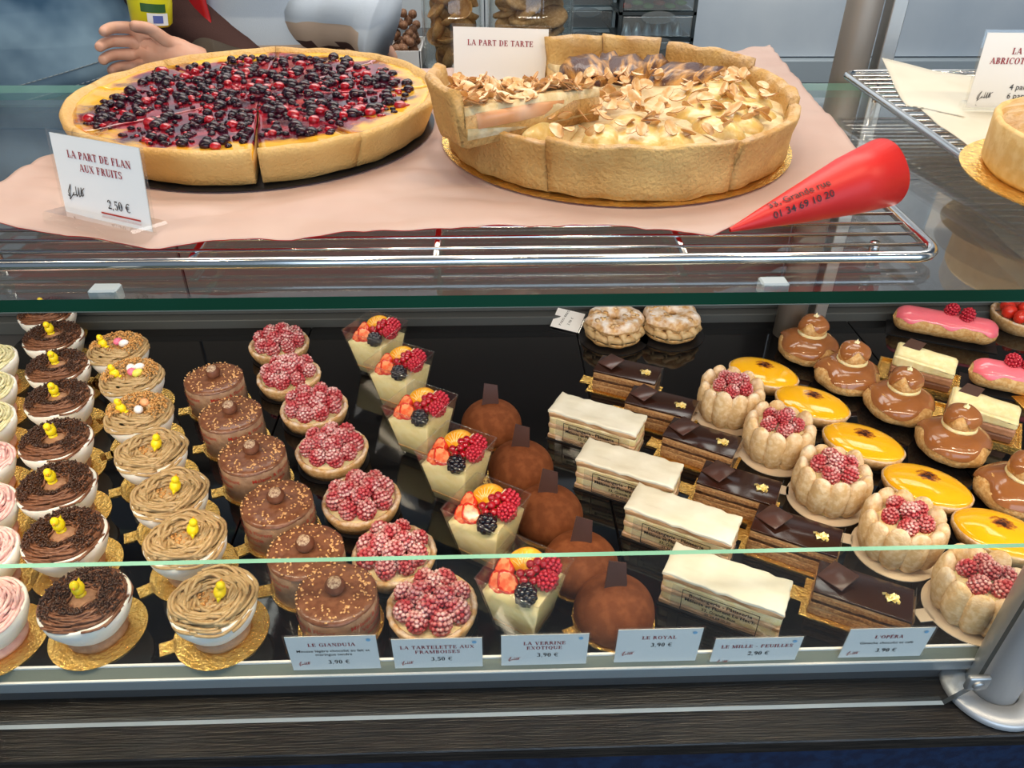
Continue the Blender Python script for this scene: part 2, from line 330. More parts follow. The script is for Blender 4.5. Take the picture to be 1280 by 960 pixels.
# ------------------------------------------------------------------ lettering
def ftext(s, size, align='CENTER', bold=0.0):
    c = bpy.data.curves.new('t', 'FONT'); c.body = s; c.size = size; c.align_x = align; c.resolution_u = 2; c.offset = bold * size
    o = bpy.data.objects.new('t', c); C.objects.link(o); bpy.context.view_layer.update()
    me = bpy.data.meshes.new_from_object(o.evaluated_get(bpy.context.evaluated_depsgraph_get()))
    v = [p.co.copy() for p in me.vertices]; f = [list(p.vertices) for p in me.polygons]
    bpy.data.objects.remove(o); bpy.data.meshes.remove(me); bpy.data.curves.remove(c); return (v, f)
TK, TN, SE = .19, .075, .10
def glyph(ch):
    Q = []
    def q(*p): Q.append([V((x, y, 0)) for x, y in p])
    def bar(y, a, b, t=TN): q((a, y - t / 2), (b, y - t / 2), (b, y + t / 2), (a, y + t / 2))
    def st(x, y0=0, y1=1, t=TK, s=3):
        q((x - t / 2, y0), (x + t / 2, y0), (x + t / 2, y1), (x - t / 2, y1))
        if s & 1: bar(y0 + .03, x - t / 2 - SE, x + t / 2 + SE, .06)
        if s & 2: bar(y1 - .03, x - t / 2 - SE, x + t / 2 + SE, .06)
    def dg(x0, y0, x1, y1, t): q((x0 - t / 2, y0), (x0 + t / 2, y0), (x1 + t / 2, y1), (x1 - t / 2, y1)) if y1 > y0 else q((x1 - t / 2, y1), (x1 + t / 2, y1), (x0 + t / 2, y0), (x0 - t / 2, y0))
    def tick(x, y0, y1): q((x - .04, y0), (x + .04, y0), (x + .04, y1), (x - .04, y1))
    def arc(cx, cy, rx, ry, a0, a1, tk=TK, n=14):
        pts = []
        for i in range(n + 1):
            a = R(a0 + (a1 - a0) * i / n); t = TN + (tk - TN) * abs(cos(a)) ** 1.3
            pts.append(((cx + rx * cos(a), cy + ry * sin(a)), (cx + (rx - t) * cos(a), cy + (ry - TN - (t - TN) * .3) * sin(a))))
        for A, B in zip(pts, pts[1:]): q(A[1], A[0], B[0], B[1])
    W = .7
    if ch == 'A': dg(.08, 0, .42, 1, TN); dg(.76, 0, .42, 1, TK); bar(.33, .18, .64); bar(.03, -.03, .22, .06); bar(.03, .6, .9, .06); W = .88
    elif ch == 'B': st(.2); arc(.36, .74, .28, .26, -90, 90); arc(.38, .26, .32, .27, -90, 90); bar(.5, .2, .4); bar(.965, .2, .4); bar(.035, .2, .4); W = .74
    elif ch == 'C': arc(.45, .5, .40, .52, 50, 310); tick(.74, .66, .98); W = .82
    elif ch == 'D': st(.2); arc(.36, .5, .44, .5, -90, 90); bar(.965, .2, .38); bar(.035, .2, .38); W = .86
    elif ch in 'EÉÈF':
        st(.2); bar(.965, .2, .62); bar(.52, .2, .5); tick(.62, .72, 1); tick(.5, .4, .64)
        if ch != 'F': bar(.035, .2, .66); tick(.66, 0, .3)
        if ch == 'É': dg(.32, 1.08, .48, 1.3, .1)
        W = .76
    elif ch == 'G': arc(.45, .5, .40, .52, 50, 320); tick(.74, .68, .98); st(.74, .0, .45, TK, 2); W = .9
    elif ch == 'H': st(.2); st(.72); bar(.52, .2, .72); W = .92
    elif ch == 'I': st(.2); W = .42
    elif ch == 'J': st(.32, .2, 1, TK, 2); arc(.17, .22, .24, .26, -100, 0); W = .5
    elif ch == 'L': st(.2); bar(.035, .2, .62); tick(.62, 0, .32); W = .7
    elif ch == 'M': st(.14, t=TN); st(.92); dg(.5, 0, .16, 1, TK); dg(.5, 0, .86, 1, TN); W = 1.12
    elif ch == 'N': st(.14, t=TN); st(.74, t=TN); dg(.72, 0, .18, 1, TK); W = .88
    elif ch == 'O': arc(.45, .5, .41, .52, 0, 360, n=24); W = .9
    elif ch == 'P': st(.2); arc(.36, .72, .30, .28, -90, 90); bar(.965, .2, .4); bar(.47, .2, .4); W = .7
    elif ch == 'Q': arc(.45, .5, .41, .52, 0, 360, n=24); dg(.8, -.2, .5, .12, .14); W = .9
    elif ch == 'R': st(.2); arc(.36, .74, .28, .26, -90, 90); bar(.965, .2, .4); bar(.5, .2, .4); dg(.74, 0, .42, .5, TK); bar(.03, .66, .88, .06); W = .84
    elif ch == 'S': arc(.35, .74, .27, .27, 40, 270, TK); arc(.35, .27, .29, .28, -140, 90, TK); tick(.6, .72, .98); tick(.09, .02, .3); W = .68
    elif ch == 'T': st(.38, s=1); bar(.955, .04, .72, .10); tick(.06, .8, 1); tick(.70, .8, 1); W = .76
    elif ch == 'U': st(.18, .28, 1, TK, 2); st(.70, .28, 1, TN, 2); arc(.44, .32, .34, .34, 180, 360); W = .86
    elif ch == 'V': dg(.42, 0, .12, 1, TK); dg(.42, 0, .74, 1, TN); bar(.97, -.02, .28, .06); bar(.97, .6, .86, .06); W = .84
    elif ch == 'X': dg(.7, 0, .14, 1, TK); dg(.12, 0, .7, 1, TN); bar(.97, .0, .28, .06); bar(.97, .58, .84, .06); bar(.03, .0, .28, .06); bar(.03, .58, .84, .06); W = .84
    elif ch == 'Y': st(.42, 0, .5, TK, 1); dg(.42, .45, .12, 1, TK); dg(.42, .45, .72, 1, TN); bar(.97, -.02, .28, .06); bar(.97, .6, .86, .06); W = .84
    elif ch == '0': arc(.3, .5, .28, .52, 0, 360, n=22); W = .6
    elif ch == '2': arc(.29, .72, .26, .30, -30, 180); dg(.1, .05, .48, .56, .11); bar(.07, .05, .58, .14); W = .62
    elif ch == '3': arc(.28, .74, .24, .27, -90, 150); arc(.27, .27, .28, .29, -150, 90); W = .6
    elif ch == '4': st(.42, 0, 1, TK, 1); dg(.06, .3, .4, 1, TN); bar(.29, .03, .6, .09); W = .64
    elif ch == '5': arc(.28, .32, .28, .34, -150, 120); bar(.93, .12, .52, .14); q((.1, .5), (.17, .5), (.19, .98), (.12, .98)); W = .6
    elif ch == '6': arc(.3, .3, .27, .32, 0, 360); arc(.42, .42, .38, .58, 100, 180); W = .62
    elif ch == '9': arc(.3, .7, .27, .32, 0, 360); arc(.18, .58, .38, .6, -80, 10); W = .62
    elif ch == '€': arc(.44, .5, .36, .52, 50, 310, .15); bar(.58, -.02, .58, .07); bar(.42, -.02, .54, .07); W = .8
    elif ch == ',': q((.06, -.16), (.12, -.16), (.22, .1), (.08, .1)); W = .3
    elif ch == "'": q((.08, .7), (.16, .7), (.2, 1), (.06, 1)); W = .28
    elif ch == '-': bar(.36, .05, .38, .12); W = .44
    elif ch == ':': bar(.08, .1, .24, .14); bar(.5, .1, .24, .14); W = .34
    else: W = .36
    return Q, W
def stext(s, h, track=.08, align=0):
    v, f, x = [], [], 0
    for ch in s:
        Q, W = glyph(ch)
        for p in Q: o = len(v); v += [V(((a.x + x) * h, a.y * h, 0)) for a in p]; f.append([o, o + 1, o + 2, o + 3])
        x += W + track
    wd = x * h; sh = -wd / 2 if align == 0 else 0
    return ([p + V((sh, 0, 0)) for p in v], f)
def scribble(h):
    P = [(0, .1), (.25, .0), (.1, .35), (.5, 1.), (.35, .5), (.15, -.25), (.55, .15), (.75, .4), (.6, .15), (1, .25), (1.05, .9), (1, .1), (1.25, .35), (1.35, .85), (1.3, .1), (1.5, .25), (1.65, .9), (1.6, .2), (1.8, .3), (1.7, .65), (2.0, .9)]
    v, f = [], []
    for (a, b), (c, d) in zip(P, P[1:]):
        n = V((-(d - b), c - a, 0)).normalized() * .035; o = len(v)
        v += [(V((a, b, 0)) - n) * h, (V((c, d, 0)) - n) * h, (V((c, d, 0)) + n) * h, (V((a, b, 0)) + n) * h]; f.append([o, o + 1, o + 2, o + 3])
    return (v, f)
UP = Matrix.Rotation(pi / 2, 4, 'X')     # text plane -> upright, facing -y
def TX(x, z, y=-.0007, rz=0): return Matrix.Translation((x, y, z)) @ UP @ Matrix.Rotation(rz, 4, 'Z')

# ================================================================== SETTING
Z_FL = -.90
struct('floor', boxb(-3, 3, -1.6, 2.2, Z_FL - .05, Z_FL), 'floor')
struct('ceiling', boxb(-3, 3, -1.0, 2.2, 1.62, 1.68), 'ceil')
struct('wall_left', boxb(-3.05, -3, -1.6, 2.2, Z_FL, 1.68), 'wall'); struct('wall_right', boxb(3, 3.05, -1.6, 2.2, Z_FL, 1.68), 'wall')
wb = struct('wall_back', boxb(-3, 3, 2.1, 2.15, Z_FL, 1.68), 'ceil')
for i in range(6):
    for k in range(2): ob('wall_tile', boxb(-3 + i + .0015, -2 + i - .0015, 2.088, 2.1, .115 + k * .75, .112 + .75 * (k + 1), .001), 'wall', wb, False)
struct('baseboard_back', boxb(-3, 3, 2.06, 2.1, .055, .112, .003), 'trim')

# rear counter
rc = thing('rear_counter', 'dark rear worktop carrying the jars and drawer towers', 'counter', (0, 1.8, Z_FL))
ob('cabinet', boxb(-.37, .41, -.26, .24, 0, 1.05), 'steel', rc, False); ob('worktop', boxb(-.38, .42, -.285, .255, 1.05, 1.09, .003), 'steel', rc, False)
ZC = Z_FL + 1.09

# ================================================================== DISPLAY CASE
case = thing('display_case', 'black refrigerated pastry display case with aluminium front profile', 'display case', (0, 0, 0))
ob('cabinet', boxb(-1.3, 1.3, .345, .95, Z_FL, -.05), 'navy', case, False)
ob('front_panel', boxb(-1.3, 1.3, .333, .345, Z_FL, -.05), 'navy', case, False)
ob('wooden_ledge', boxb(-1.3, 1.3, .328, .95, -.05, -.036, .001), 'wood', case, False)
ob('front_profile', boxb(-1.3, 1.3, .3765, .381, -.0205, -.0085, .0006), 'alup', case, False); ob('recess', boxb(-1.3, 1.3, .3815, .386, -.036, -.0085), 'seam', case, False)
g = G(); g.add(([V((-1.3, .3775, -.0085)), V((1.3, .3775, -.0085)), V((1.3, .384, -.0015)), V((-1.3, .384, -.0015)), V((-1.3, .386, -.0085)), V((1.3, .386, -.0085)), V((1.3, .386, -.0015)), V((-1.3, .386, -.0015))],
    [[0, 1, 2, 3], [3, 2, 6, 7], [5, 4, 7, 6], [4, 0, 3, 7], [1, 5, 6, 2]])); g.obj('sloped_trim', 'rail', case, False)
ob('trim_bead', boxb(-1.3, 1.3, .376, .3778, -.0092, -.0078), 'white', case, False); ob('trim_bead', boxb(-1.3, 1.3, .3838, .3858, -.0014, .0003), 'white', case, False)
xs = [-1.0, -.617, -.24, .118, .495, .87, 1.25]
for a, b, l_ in zip(xs, xs[1:], ('black gloss tray beyond the left picture edge', 'black gloss tray under the chocolate nests and chestnut nests', 'black gloss tray under the tartlets, verrines and cocoa domes', 'black gloss tray under the opera cakes and charlottes', 'black gloss tray under the religieuses and eclairs', 'black gloss tray beyond the right picture edge')):
    if b < 1.2 and a > -.9: tag(ob('display_tray', boxb(a + .0006, b - .0006, .386, .915, -.006, 0, .0007), 'tray', None, False), l_, 'tray')
ob('tray_support', boxb(-1.3, 1.3, .386, .95, -.036, -.007), 'seam', case, False)
ob('rear_sill', boxb(-1.3, 1.3, .915, .952, -.007, .012, .001), 'greyr', case, False)
ob('rear_rail', boxb(-1.3, 1.3, .93, .952, .012, .03, .002), 'greyr', case, False)
for a in (-1.2, -.4, .4): ob('rear_door', boxb(a, a + .797, .934, .94, .03, .28, .001), 'reardoor', case, False); 
ob('rear_header', boxb(-1.3, 1.3, .925, .95, .262, .290, .002), 'greyr', case, False)

# lower glass guard (right end is cut back to the clamp)
gl = thing('lower_glass_guard', 'low upright glass guard in front of the small pastries, green top edge', 'glass')
poly = [(-1.25, -.0355), (.360, -.0355), (.378, -.014), (.383, .142), (-1.25, .142)]
g = G(); vf = extr(poly, 0, .0036); vf = ([V((p.x, .3555 + p.z, p.y)) for p in vf[0]], [q[::-1] for q in vf[1]])
for k, q in enumerate(vf[1]): pass
o = len(g.v); g.v += vf[0]; g.f += vf[1]; g.m += [0, 0] + [2, 3, 3, 1, 1]; g.obj('glass_pane', ['glass', 'gedge2', 'trimw', 'greyr'], gl, False)
gl2 = tag(ob('lower_glass_guard', boxb(.435, 1.25, .3555, .3605, -.0355, .142), 'glass', None, False), 'low glass guard to the right of the round aluminium post', 'glass')

# glass shelf
sh = thing('glass_shelf', 'thick green-edged glass shelf carrying the two big tarts', 'shelf', (0, 0, 0))
g = G(); bx = boxb(-1.25, 1.25, .374, .86, .3188, .3262)
for q in bx[1]:
    c = sum((bx[0][i] for i in q), V()) / 4; g.m.append(1 if (abs(c.y - .374) < 1e-4 or abs(abs(c.x) - 1.25) < 1e-4) else 2 if abs(c.y - .86) < 1e-4 else 0)
g.v, g.f = bx; g.obj('glass_pane', ['glass', 'gedge', 'gedge2'], sh, False)
ob('shelf_front_edge_strip', boxb(-1.25, 1.25, .374, .383, .3182, .3187), 'rail', sh, False)
for x in (-.211, .161): ob('shelf_clip', box(.0155, .010, .009, .001, 1, (x, .387, .3225)), 'trim', sh, False)

# posts
def post(label, x, y, z0, z1, r, flange, pm='alu'):
    t = thing('round_post', label, 'post', (x, y, z0))
    ob('tube', xf(lathe([(0, .001), (r, .001), (r, z1 - z0), (0, z1 - z0)], 40), TR()), pm, t)
    if flange: ob('flange', lathe([(0, 0), (.036, 0), (.038, .002), (.038, .006), (.0365, .008), (r + .001, .008), (r + .001, .0)], 48), 'flange', t)
    return t
p1 = post('thick round aluminium post with a flange on the black wooden ledge', .4035, .368, -.036, .62, .0190, True, 'flange')
gc = thing('glass_clamp', 'square chrome glass clamp at the foot of the round post', 'clamp', (.373, .3515, -.001))
ob('clamp_plate', box(.018, .005, .015, .002, 2), 'alu', gc)
ob('clamp_bolt', xf(lathe([(0, .002), (.004, .002), (.0045, .001), (0.0045, -.001)], 20), TR(-.001, -.0025, 0, rx=pi / 2)), 'alu', gc)
post('grey-brown round upright behind the rear edge of the glass shelf', .400, .882, -.05, .75, .0185, False, 'postm')
ob_ = tag(ob('flat_upright', boxb(.426, .442, .872, .892, -.036, .75, .001), 'alu', None, False), 'flat pale metal upright beside the rear round post', 'post')

# ================================================================== RACKS
RA = .04
def RZ(y): return .3335 + RA * (y - .40)
def rack(label, x0, x1, y0, y1, cross, off=0, ts=.0145, rr=.0034):
    t = thing('wire_rack', label, 'rack')
    z = lambda y: RZ(y) + off; c = .014; P = []
    for cx, cy, a0 in ((x1 - c, y1 - c, 0), (x0 + c, y1 - c, 90), (x0 + c, y0 + c, 180), (x1 - c, y0 + c, 270)):
        for k in range(6): a = R(a0 + k * 18); P.append(V((cx + c * cos(a), cy + c * sin(a), z(cy + c * sin(a)))))
    ob('frame', tube(P, rr, 8, True), 'chrome', t)
    n = int((y1 - y0) / ts)
    me = None
    for i in range(1, n):
        y = y0 + (y1 - y0) * i / n
        if me is None: me = mesh_only(tube([(x0, 0, 0), (x1, 0, 0)], .0011, 6), 'chrome')
        inst_ = inst_raw(me, 'wire', t, (0, y, z(y) + .0005))
    me = mesh_only(tube([(0, y0, z(y0) - .002), (0, y1, z(y1) - .002)], .0022, 6), 'chrome')
    for x in cross: inst_raw(me, 'cross_bar', t, (x, 0, 0))
    for fx in (x0 + .03, x1 - .03):
        for fy in (y0 + .02, y1 - .02): ob('foot', tube([(fx, fy, .3264), (fx, fy, z(fy))], .003, 6), 'chrome', t)
    return t
def inst_raw(me, name, parent, loc, rot=None, s=None):
    o = bpy.data.objects.new(name, me); C.objects.link(o); o.parent = parent; o.location = loc
    if rot: o.rotation_euler = rot
    if s is not None: o.scale = (s, s, s) if isinstance(s, (int, float)) else s
    return o
rack('chrome wire rack lying under the pink paper and both big tarts', -.316, .262, .402, .80, (-.17, -.03, .115))
rack('chrome wire rack under the cream paper at the right', .357, .98, .44, .80, (.50, .66, .82), 0, .0135)

def coons(c0, c1, d0, d1, n, m, zf):
    """c0: u-curve at v=0, c1: at v=1 ; d0: v-curve at u=0, d1 at u=1"""
    def ev(P, t):
        L = [0]
        for a, b in zip(P, P[1:]): L.append(L[-1] + (b - a).length)
        s = t * L[-1]
        for k in range(len(P) - 1):
            if s <= L[k + 1] + 1e-12: f = (s - L[k]) / max(1e-9, L[k + 1] - L[k]); return P[k].lerp(P[k + 1], f)
        return P[-1]
    out = []
    for j in range(n + 1):
        v = j / n; row = []
        for i in range(m + 1):
            u = i / m
            p = ev(c0, u) * (1 - v) + ev(c1, u) * v + ev(d0, v) * (1 - u) + ev(d1, v) * u - (c0[0] * (1 - u) * (1 - v) + c0[-1] * u * (1 - v) + c1[0] * (1 - u) * v + c1[-1] * u * v)
            row.append(V((p.x, p.y, zf(p.x, p.y, u, v))))
        out.append(row)
    return out
def A2(px, py, z=.340): p = at(px, py, z); return V((p.x, p.y, 0))
def zpink(x, y, u, v):
    n = .0012 + noise.noise(V((x * 9, y * 9, 2))) * .0012 + abs(noise.noise(V((x * 13 + y * 6, y * 34, 5)))) * .0045 + abs(noise.noise(V((x * 40, y * 22 + x * 20, 8)))) * .0016
    under = 0
    for cx, cy, r in ((-.175, .622, .135), (.0975, .59, .132)):
        d = hypot(x - cx, y - cy) - r; under = max(under, min(1, max(0, 1 - d / .03)))
    return RZ(y) + .0052 + (n + .0004) * (1 - under) + .004 * max(0, (-.26 - x) / .06) * (1 - under) * (1 if y < .6 else 0)
lb = V((-.302, .77, 0)); rb = A2(958, 82)
front = [A2(-45, 276), A2(0, 286), A2(90, 300), A2(185, 312), A2(320, 305), A2(480, 297), A2(640, 290), A2(760, 285), A2(830, 291), A2(890, 297)]
left = [front[0], A2(-8, 252), A2(40, 224), A2(76, 203), lb]; right = [front[-1], A2(1000, 250), A2(1078, 208), A2(1010, 140), rb]
back = [lb, V((-.1, .79, 0)), V((.15, .79, 0)), rb]
sv, ft, fb = sheet(coons(front, back, left, right, 110, 190, zpink), .0005)
g = G(); g.v = sv; g.f = ft + fb; g.m = [0] * len(ft) + [1] * len(fb)
tag(g.obj('wrapping_paper', ['pink', 'red']), 'crinkled sheet of pale pink paper, red underneath, below the big tarts', 'paper')
def zcream(x, y, u, v): return RZ(y) + .0048 + abs(noise.noise(V((x * 14, y * 14, 9)))) * .002 + max(0, v - .72) * .055 * max(0, 1 - u * 2.2)
fr = [A2(1300, 300), A2(1420, 320)]
cl = [A2(1258, 234), A2(1215, 195), A2(1170, 168), A2(1143, 146), A2(1132, 148), A2(1092, 112)]
cb = [cl[-1], A2(1160, 118), A2(1230, 118), A2(1420, 118)]; cf = [cl[0], A2(1330, 300), A2(1500, 300)]; cr = [cf[-1], cb[-1]]
sv, ft, fb = sheet(coons(cf, cb, cl, cr, 30, 30, zcream), .0004)
g = G(); g.v = sv; g.f = ft + fb; tag(g.obj('wrapping_paper', ['creamp']), 'crumpled cream paper with a raised corner on the right rack', 'paper')

# red paper cone
A = at(912, 288, .341); B = at(1104, 216, .3625); ax = (B - A); Lc = ax.length; ax.normalize()
cone = thing('paper_cone', 'bright red paper rolled into a cone at the right end of the rack', 'paper cone', A)
q = ax.to_track_quat('Z', 'Y'); cone.rotation_mode = 'QUATERNION'; cone.rotation_quaternion = q
r1 = .0215
prof = [(.0012, 0), (.006, .2 * Lc), (.0115, .45 * Lc), (.018, .75 * Lc), (r1, Lc), (r1 - .0006, Lc), (.017, .75 * Lc), (.010, .45 * Lc), (.0006, .02)]
ob('rolled_sheet', disp(lathe(prof, 40), .0005, 60, 2), 'conered', cone)
CONE_K = [((0, .0012), (.2, .006)), ((.2, .006), (.45, .0115)), ((.45, .0115), (.75, .018)), ((.75, .018), (1, r1))]
g = G()
for k, s_ in enumerate(['33, Grande rue', '01 34 69 10 20']):
    tv = ftext(s_, .0062, 'CENTER', .006); out = []
    for p in tv[0]:
        L_ = Lc * .40 + p.x; rr = .0022; uu = min(.999, L_ / Lc)
        for (ua, ra), (ub, rb_) in CONE_K:
            if ua <= uu <= ub: rr = ra + (rb_ - ra) * (uu - ua) / (ub - ua) + .0009
        a = -((k - .5) * -.0072 + p.y) / rr
        out.append(V((rr * cos(a), rr * sin(a), L_)))
    g.add((out, tv[1]))
CONE_TXT = g
# orient the printed side to the front and up: choose roll so local +x faces the camera side
loc_cam = q.inverted() @ (CAM - A); roll = atan2(loc_cam.y, loc_cam.x) - .05
CONE_TXT.v = [Matrix.Rotation(roll, 4, 'Z') @ p for p in CONE_TXT.v]; CONE_TXT.obj('lettering', 'black', cone, False)

# ================================================================== PRICE CARDS
def sign(label, loc, rz, lean, wd, h, build, clear_base=True, frame=.0022, z0=0, tiltx=0):
    t = thing('price_card', label, 'price card', loc, rz); t.rotation_euler = (-lean, 0, rz)
    t.rotation_euler = (Matrix.Rotation(rz, 3, 'Z') @ Matrix.Rotation(-lean, 3, 'X') @ Matrix.Rotation(tiltx, 3, 'Y')).to_euler()
    ob('card', box(wd, .0004, h, 0, 1, (0, 0, h / 2)), 'white', t, False)
    fr_ = G()
    for (sx, sz, cx, cz) in ((wd + 2 * frame, frame, 0, h + frame / 2), (wd + 2 * frame, frame, 0, -frame / 2), (frame, h, -wd / 2 - frame / 2, h / 2), (frame, h, wd / 2 + frame / 2, h / 2)): fr_.add(box(sx, .0012, sz, 0, 1, (cx, 0, cz)))
    fr_.obj('clear_sleeve', 'plast', t, False)
    if clear_base: ob('clear_foot', boxb(-wd / 2 - .001, wd / 2 + .001, -.016, .012, -.006, .004, .0015), 'plast', t, False)
    bl, bk, bd, sc = build(wd, h)
    if bl.v: bl.obj('title_lettering', 'dred', t, False)
    if bk.v: bk.obj('price_lettering', 'black', t, False)
    if bd.v: bd.obj('underline', 'redink', t, False)
    if sc.v: sc.obj('signature', 'black' if clear_base else 'redink', t, False)
    return t
def b1(wd, h):
    a, b, c, d = G(), G(), G(), G()
    a.add(stext('LA PART DE FLAN', .0042), TX(.002, h - .0125)); a.add(stext('AUX FRUITS', .0042), TX(.002, h - .0195))
    b.add(stext('2,50 €', .0052, .05), TX(.012, .0085)); c.add(box(.031, .0002, .0009), TX(.012, .0052) @ Matrix.Rotation(-pi / 2, 4, 'X'))
    d.add(scribble(.0075), TX(-wd * .42, .011)); return a, b, c, d
sign('leaning card reading LA PART DE FLAN AUX FRUITS, two euros fifty, before the berry flan', (-.2235, .437, .3445), R(-26.5), R(7), .070, .047, b1)
def b2(wd, h):
    a, b, c, d = G(), G(), G(), G(); a.add(stext('LA PART DE TARTE', .0046), TX(0, h - .0145)); return a, b, c, d
sign('cream card reading LA PART DE TARTE standing between the two big tarts', (.0132, .722, RZ(.722) + .012), R(-10), R(4), .084, .045, b2)
def b3(wd, h):
    a, b, c, d = G(), G(), G(), G()
    a.add(stext('LA TARTE', .0048), TX(.001, h - .016)); a.add(stext('ABRICOT - PISTACHE', .0048), TX(.003, h - .0235))
    b.add(ftext('4 parts: 14,00 €', .0066, 'LEFT'), TX(-.008, .0145)); b.add(ftext('6 parts: 21,00 €', .0066, 'LEFT'), TX(-.008, .0075))
    c.add(box(.036, .0002, .0009), TX(.009, .0045) @ Matrix.Rotation(-pi / 2, 4, 'X')); d.add(scribble(.0062), TX(-wd * .42, .007)); return a, b, c, d
c3 = at(1207, 135, .352); sign('cream card reading LA TARTE ABRICOT behind the apricot tart on the right rack', (c3.x + .040, c3.y + .0, .352), R(-3), R(3), .078, .058, b3)
def bsmall(lines, desc, price, low=0):
    def f(wd, h):
        a, b, c, d = G(), G(), G(), G(); z = h - .0125
        for l in lines: a.add(stext(l, .0040, .1), TX(0, z)); z -= .0062
        z -= .0012
        for l in desc: b.add(ftext(l, .0042, 'CENTER', .004), TX(0, z)); z -= .0048
        z -= .0026 if not desc else .0062
        b.add(stext(price, .0048, .06), TX(.003, z)); d.add(scribble(.0048), TX(-wd * .42, min(z, .017) - .001)); return a, b, c, d
    return f
CARDS = [((352, 472), 795, (['LE GIANDUJA'], ['Mousse légère chocolat au lait et', 'meringue tendre'], '3,90 €'), 'LE GIANDUJA', 3),
 ((486, 605), 798, (['LA TARTELETTE AUX', 'FRAMBOISES'], [], '3,50 €'), 'LA TARTELETTE AUX FRAMBOISES', 2),
 ((624, 739), 793, (['LA VERRINE', 'EXOTIQUE'], [], '3,90 €'), 'LA VERRINE EXOTIQUE', 2),
 ((771, 882), 786, (['LE ROYAL'], [], '3,90 €'), 'LE ROYAL', 2),
 ((893, 1007), 797, (['LE MILLE - FEUILLES'], [], '2,90 €'), 'LE MILLE-FEUILLES', 8),
 ((1062, 1172), 785, (["L'OPÉRA"], ['Ganache chocolat et café'], '3,90 €'), "L'OPÉRA", 6)]
for (xa, xb), yt, args, nm, ln in CARDS:
    zt = .031; pa, pb = atY(xa, yt, .3775), atY(xb, yt, .3775); wd = (pb.x - pa.x) - .003; top = (pa.z + pb.z) / 2; ln = R(4)
    h = .049 if len(args[1]) == 0 else .050
    t = sign('small white card reading %s in the front row of cards' % nm, ((pa.x + pb.x) / 2, .3810, top - h), 0, -R(4), wd, h, bsmall(*args), False, .0014)
    g = G().add(xf(lathe([(0, .0001), (.0018, .0001)], 12), TX(wd / 2 - .006, h - .005))); MT.setdefault('dotb', mat('pale_blue_dot', (.25, .5, .75), .5)); g.obj('blue_dot', 'dotb', t)
# small tag further back
pb_ = at(705, 410, .004)
t = thing('price_card', 'tiny price card lying tilted left of the two powdered cream rings', 'price card', (pb_.x, pb_.y, .0012)); t.rotation_euler = (R(32), 0, R(-28))
ob('card', box(.040, .030, .0005, 0, 1, (0, .015, .001)), 'white', t, False); ob('clear_sleeve', box(.044, .034, .0004, 0, 1, (0, .0172, .0002)), 'plast', t, False)
g = G(); g.add(stext('PARIS-BREST'.replace('-', '-'), .0032), TR(-.004, .018, .0014, rz=R(80))); g.add(stext('3,90 €', .0036), TR(.006, .014, .0014, rz=R(80))); g.obj('lettering', 'black', t, False)
tag(t)

# ================================================================== FRUIT PIECES (shared meshes)
def drupe(rx, rz, dr, seed, rings=(1, 7, 11, 13, 13, 11, 7)):
    rn = random.Random(seed); g = G(); g.add(xf(ico(2), TR(s=(rx * .86, rx * .86, rz * .86))))
    n = len(rings)
    for i, c in enumerate(rings):
        ph = pi * (i + .15) / (n - .1)
        for k in range(c):
            a = 2 * pi * (k + .5 * (i % 2) + rn.uniform(-.12, .12)) / c
            g.add(ico(1), TR(rx * sin(ph) * cos(a), rx * sin(ph) * sin(a), rz * cos(ph), s=dr * rn.uniform(.88, 1.12)))
    return g
ME = {}
for k in range(2):
    ME['rasp%d' % k] = mesh_only(None, 'rasp', gm=drupe(.0066, .0078, .00185, k))
    ME['raspd%d' % k] = mesh_only(None, 'raspd', gm=drupe(.0066, .0078, .00185, k))
ME['blackb'] = mesh_only(None, 'blackb', gm=drupe(.0056, .0072, .0024, 5, (1, 6, 8, 10, 9, 7, 4)))
ME['redc'] = mesh_only(ico(3, .0041), 'redc')
def rasps(parent, pts, kind='raspd', s=1.0, rn=RND):
    for (x, y, z) in pts:
        inst_raw(ME['%s%d' % (kind, rn.randint(0, 1))], 'raspberry', parent, (x, y, z), (rn.uniform(-.6, .6), rn.uniform(-.6, .6), rn.uniform(0, 6)), s * rn.uniform(.93, 1.08))
def board(parent, r, m='gold', tab=None, z=0):
    g = G().add(lathe([(0, z), (r, z), (r, z + .0009), (0, z + .0009)], 40))
    if tab is not None: g.add(box(.013, .013, .0008, 0, 1, (r + .004, 0, z + .0005)), Matrix.Rotation(tab, 4, 'Z'))
    return g.obj('gold_board' if m == 'gold' else 'card_board', m, parent, False)
def swirl(n, r0, r1, z0, amp, rad, seed, wob=.0022, seg=22, arc=(2.2, 4.6), dome=.0):
    rn = random.Random(seed); g = G()
    for i in range(n):
        t = rn.random(); rr = r0 + (r1 - r0) * t; a0 = rn.uniform(0, 2 * pi); al = rn.uniform(*arc)
        tilt = rn.uniform(-.004, .004); ph = rn.uniform(0, 6); zz = z0 + amp * sin(pi * min(1, max(0, .15 + t * .85))) * rn.uniform(.35, 1) ; ex = rn.uniform(-.003, .003)
        P = []
        for k in range(seg):
            u = k / (seg - 1); a = a0 + al * u; q = rr + wob * sin(3 * a + ph) + ex * (u - .5) * 2
            P.append((q * cos(a), q * sin(a), zz + tilt * sin(a * 1.3 + ph) * .5 + .0009 * sin(7 * a + ph)))
        g.add(tube(P, rad, 5))
    return g
CH = G()
CH.add(xf(ico(2), TR(0, 0, .0062, s=(.0050, .0062, .0050)))); CH.add(xf(ico(2, .0036), TR(0, -.0040, .0122))); CH.add(lathe([(0, 0), (.0044, 0), (.004, .0014), (.0018, .0022), (.0018, .004)], 14))
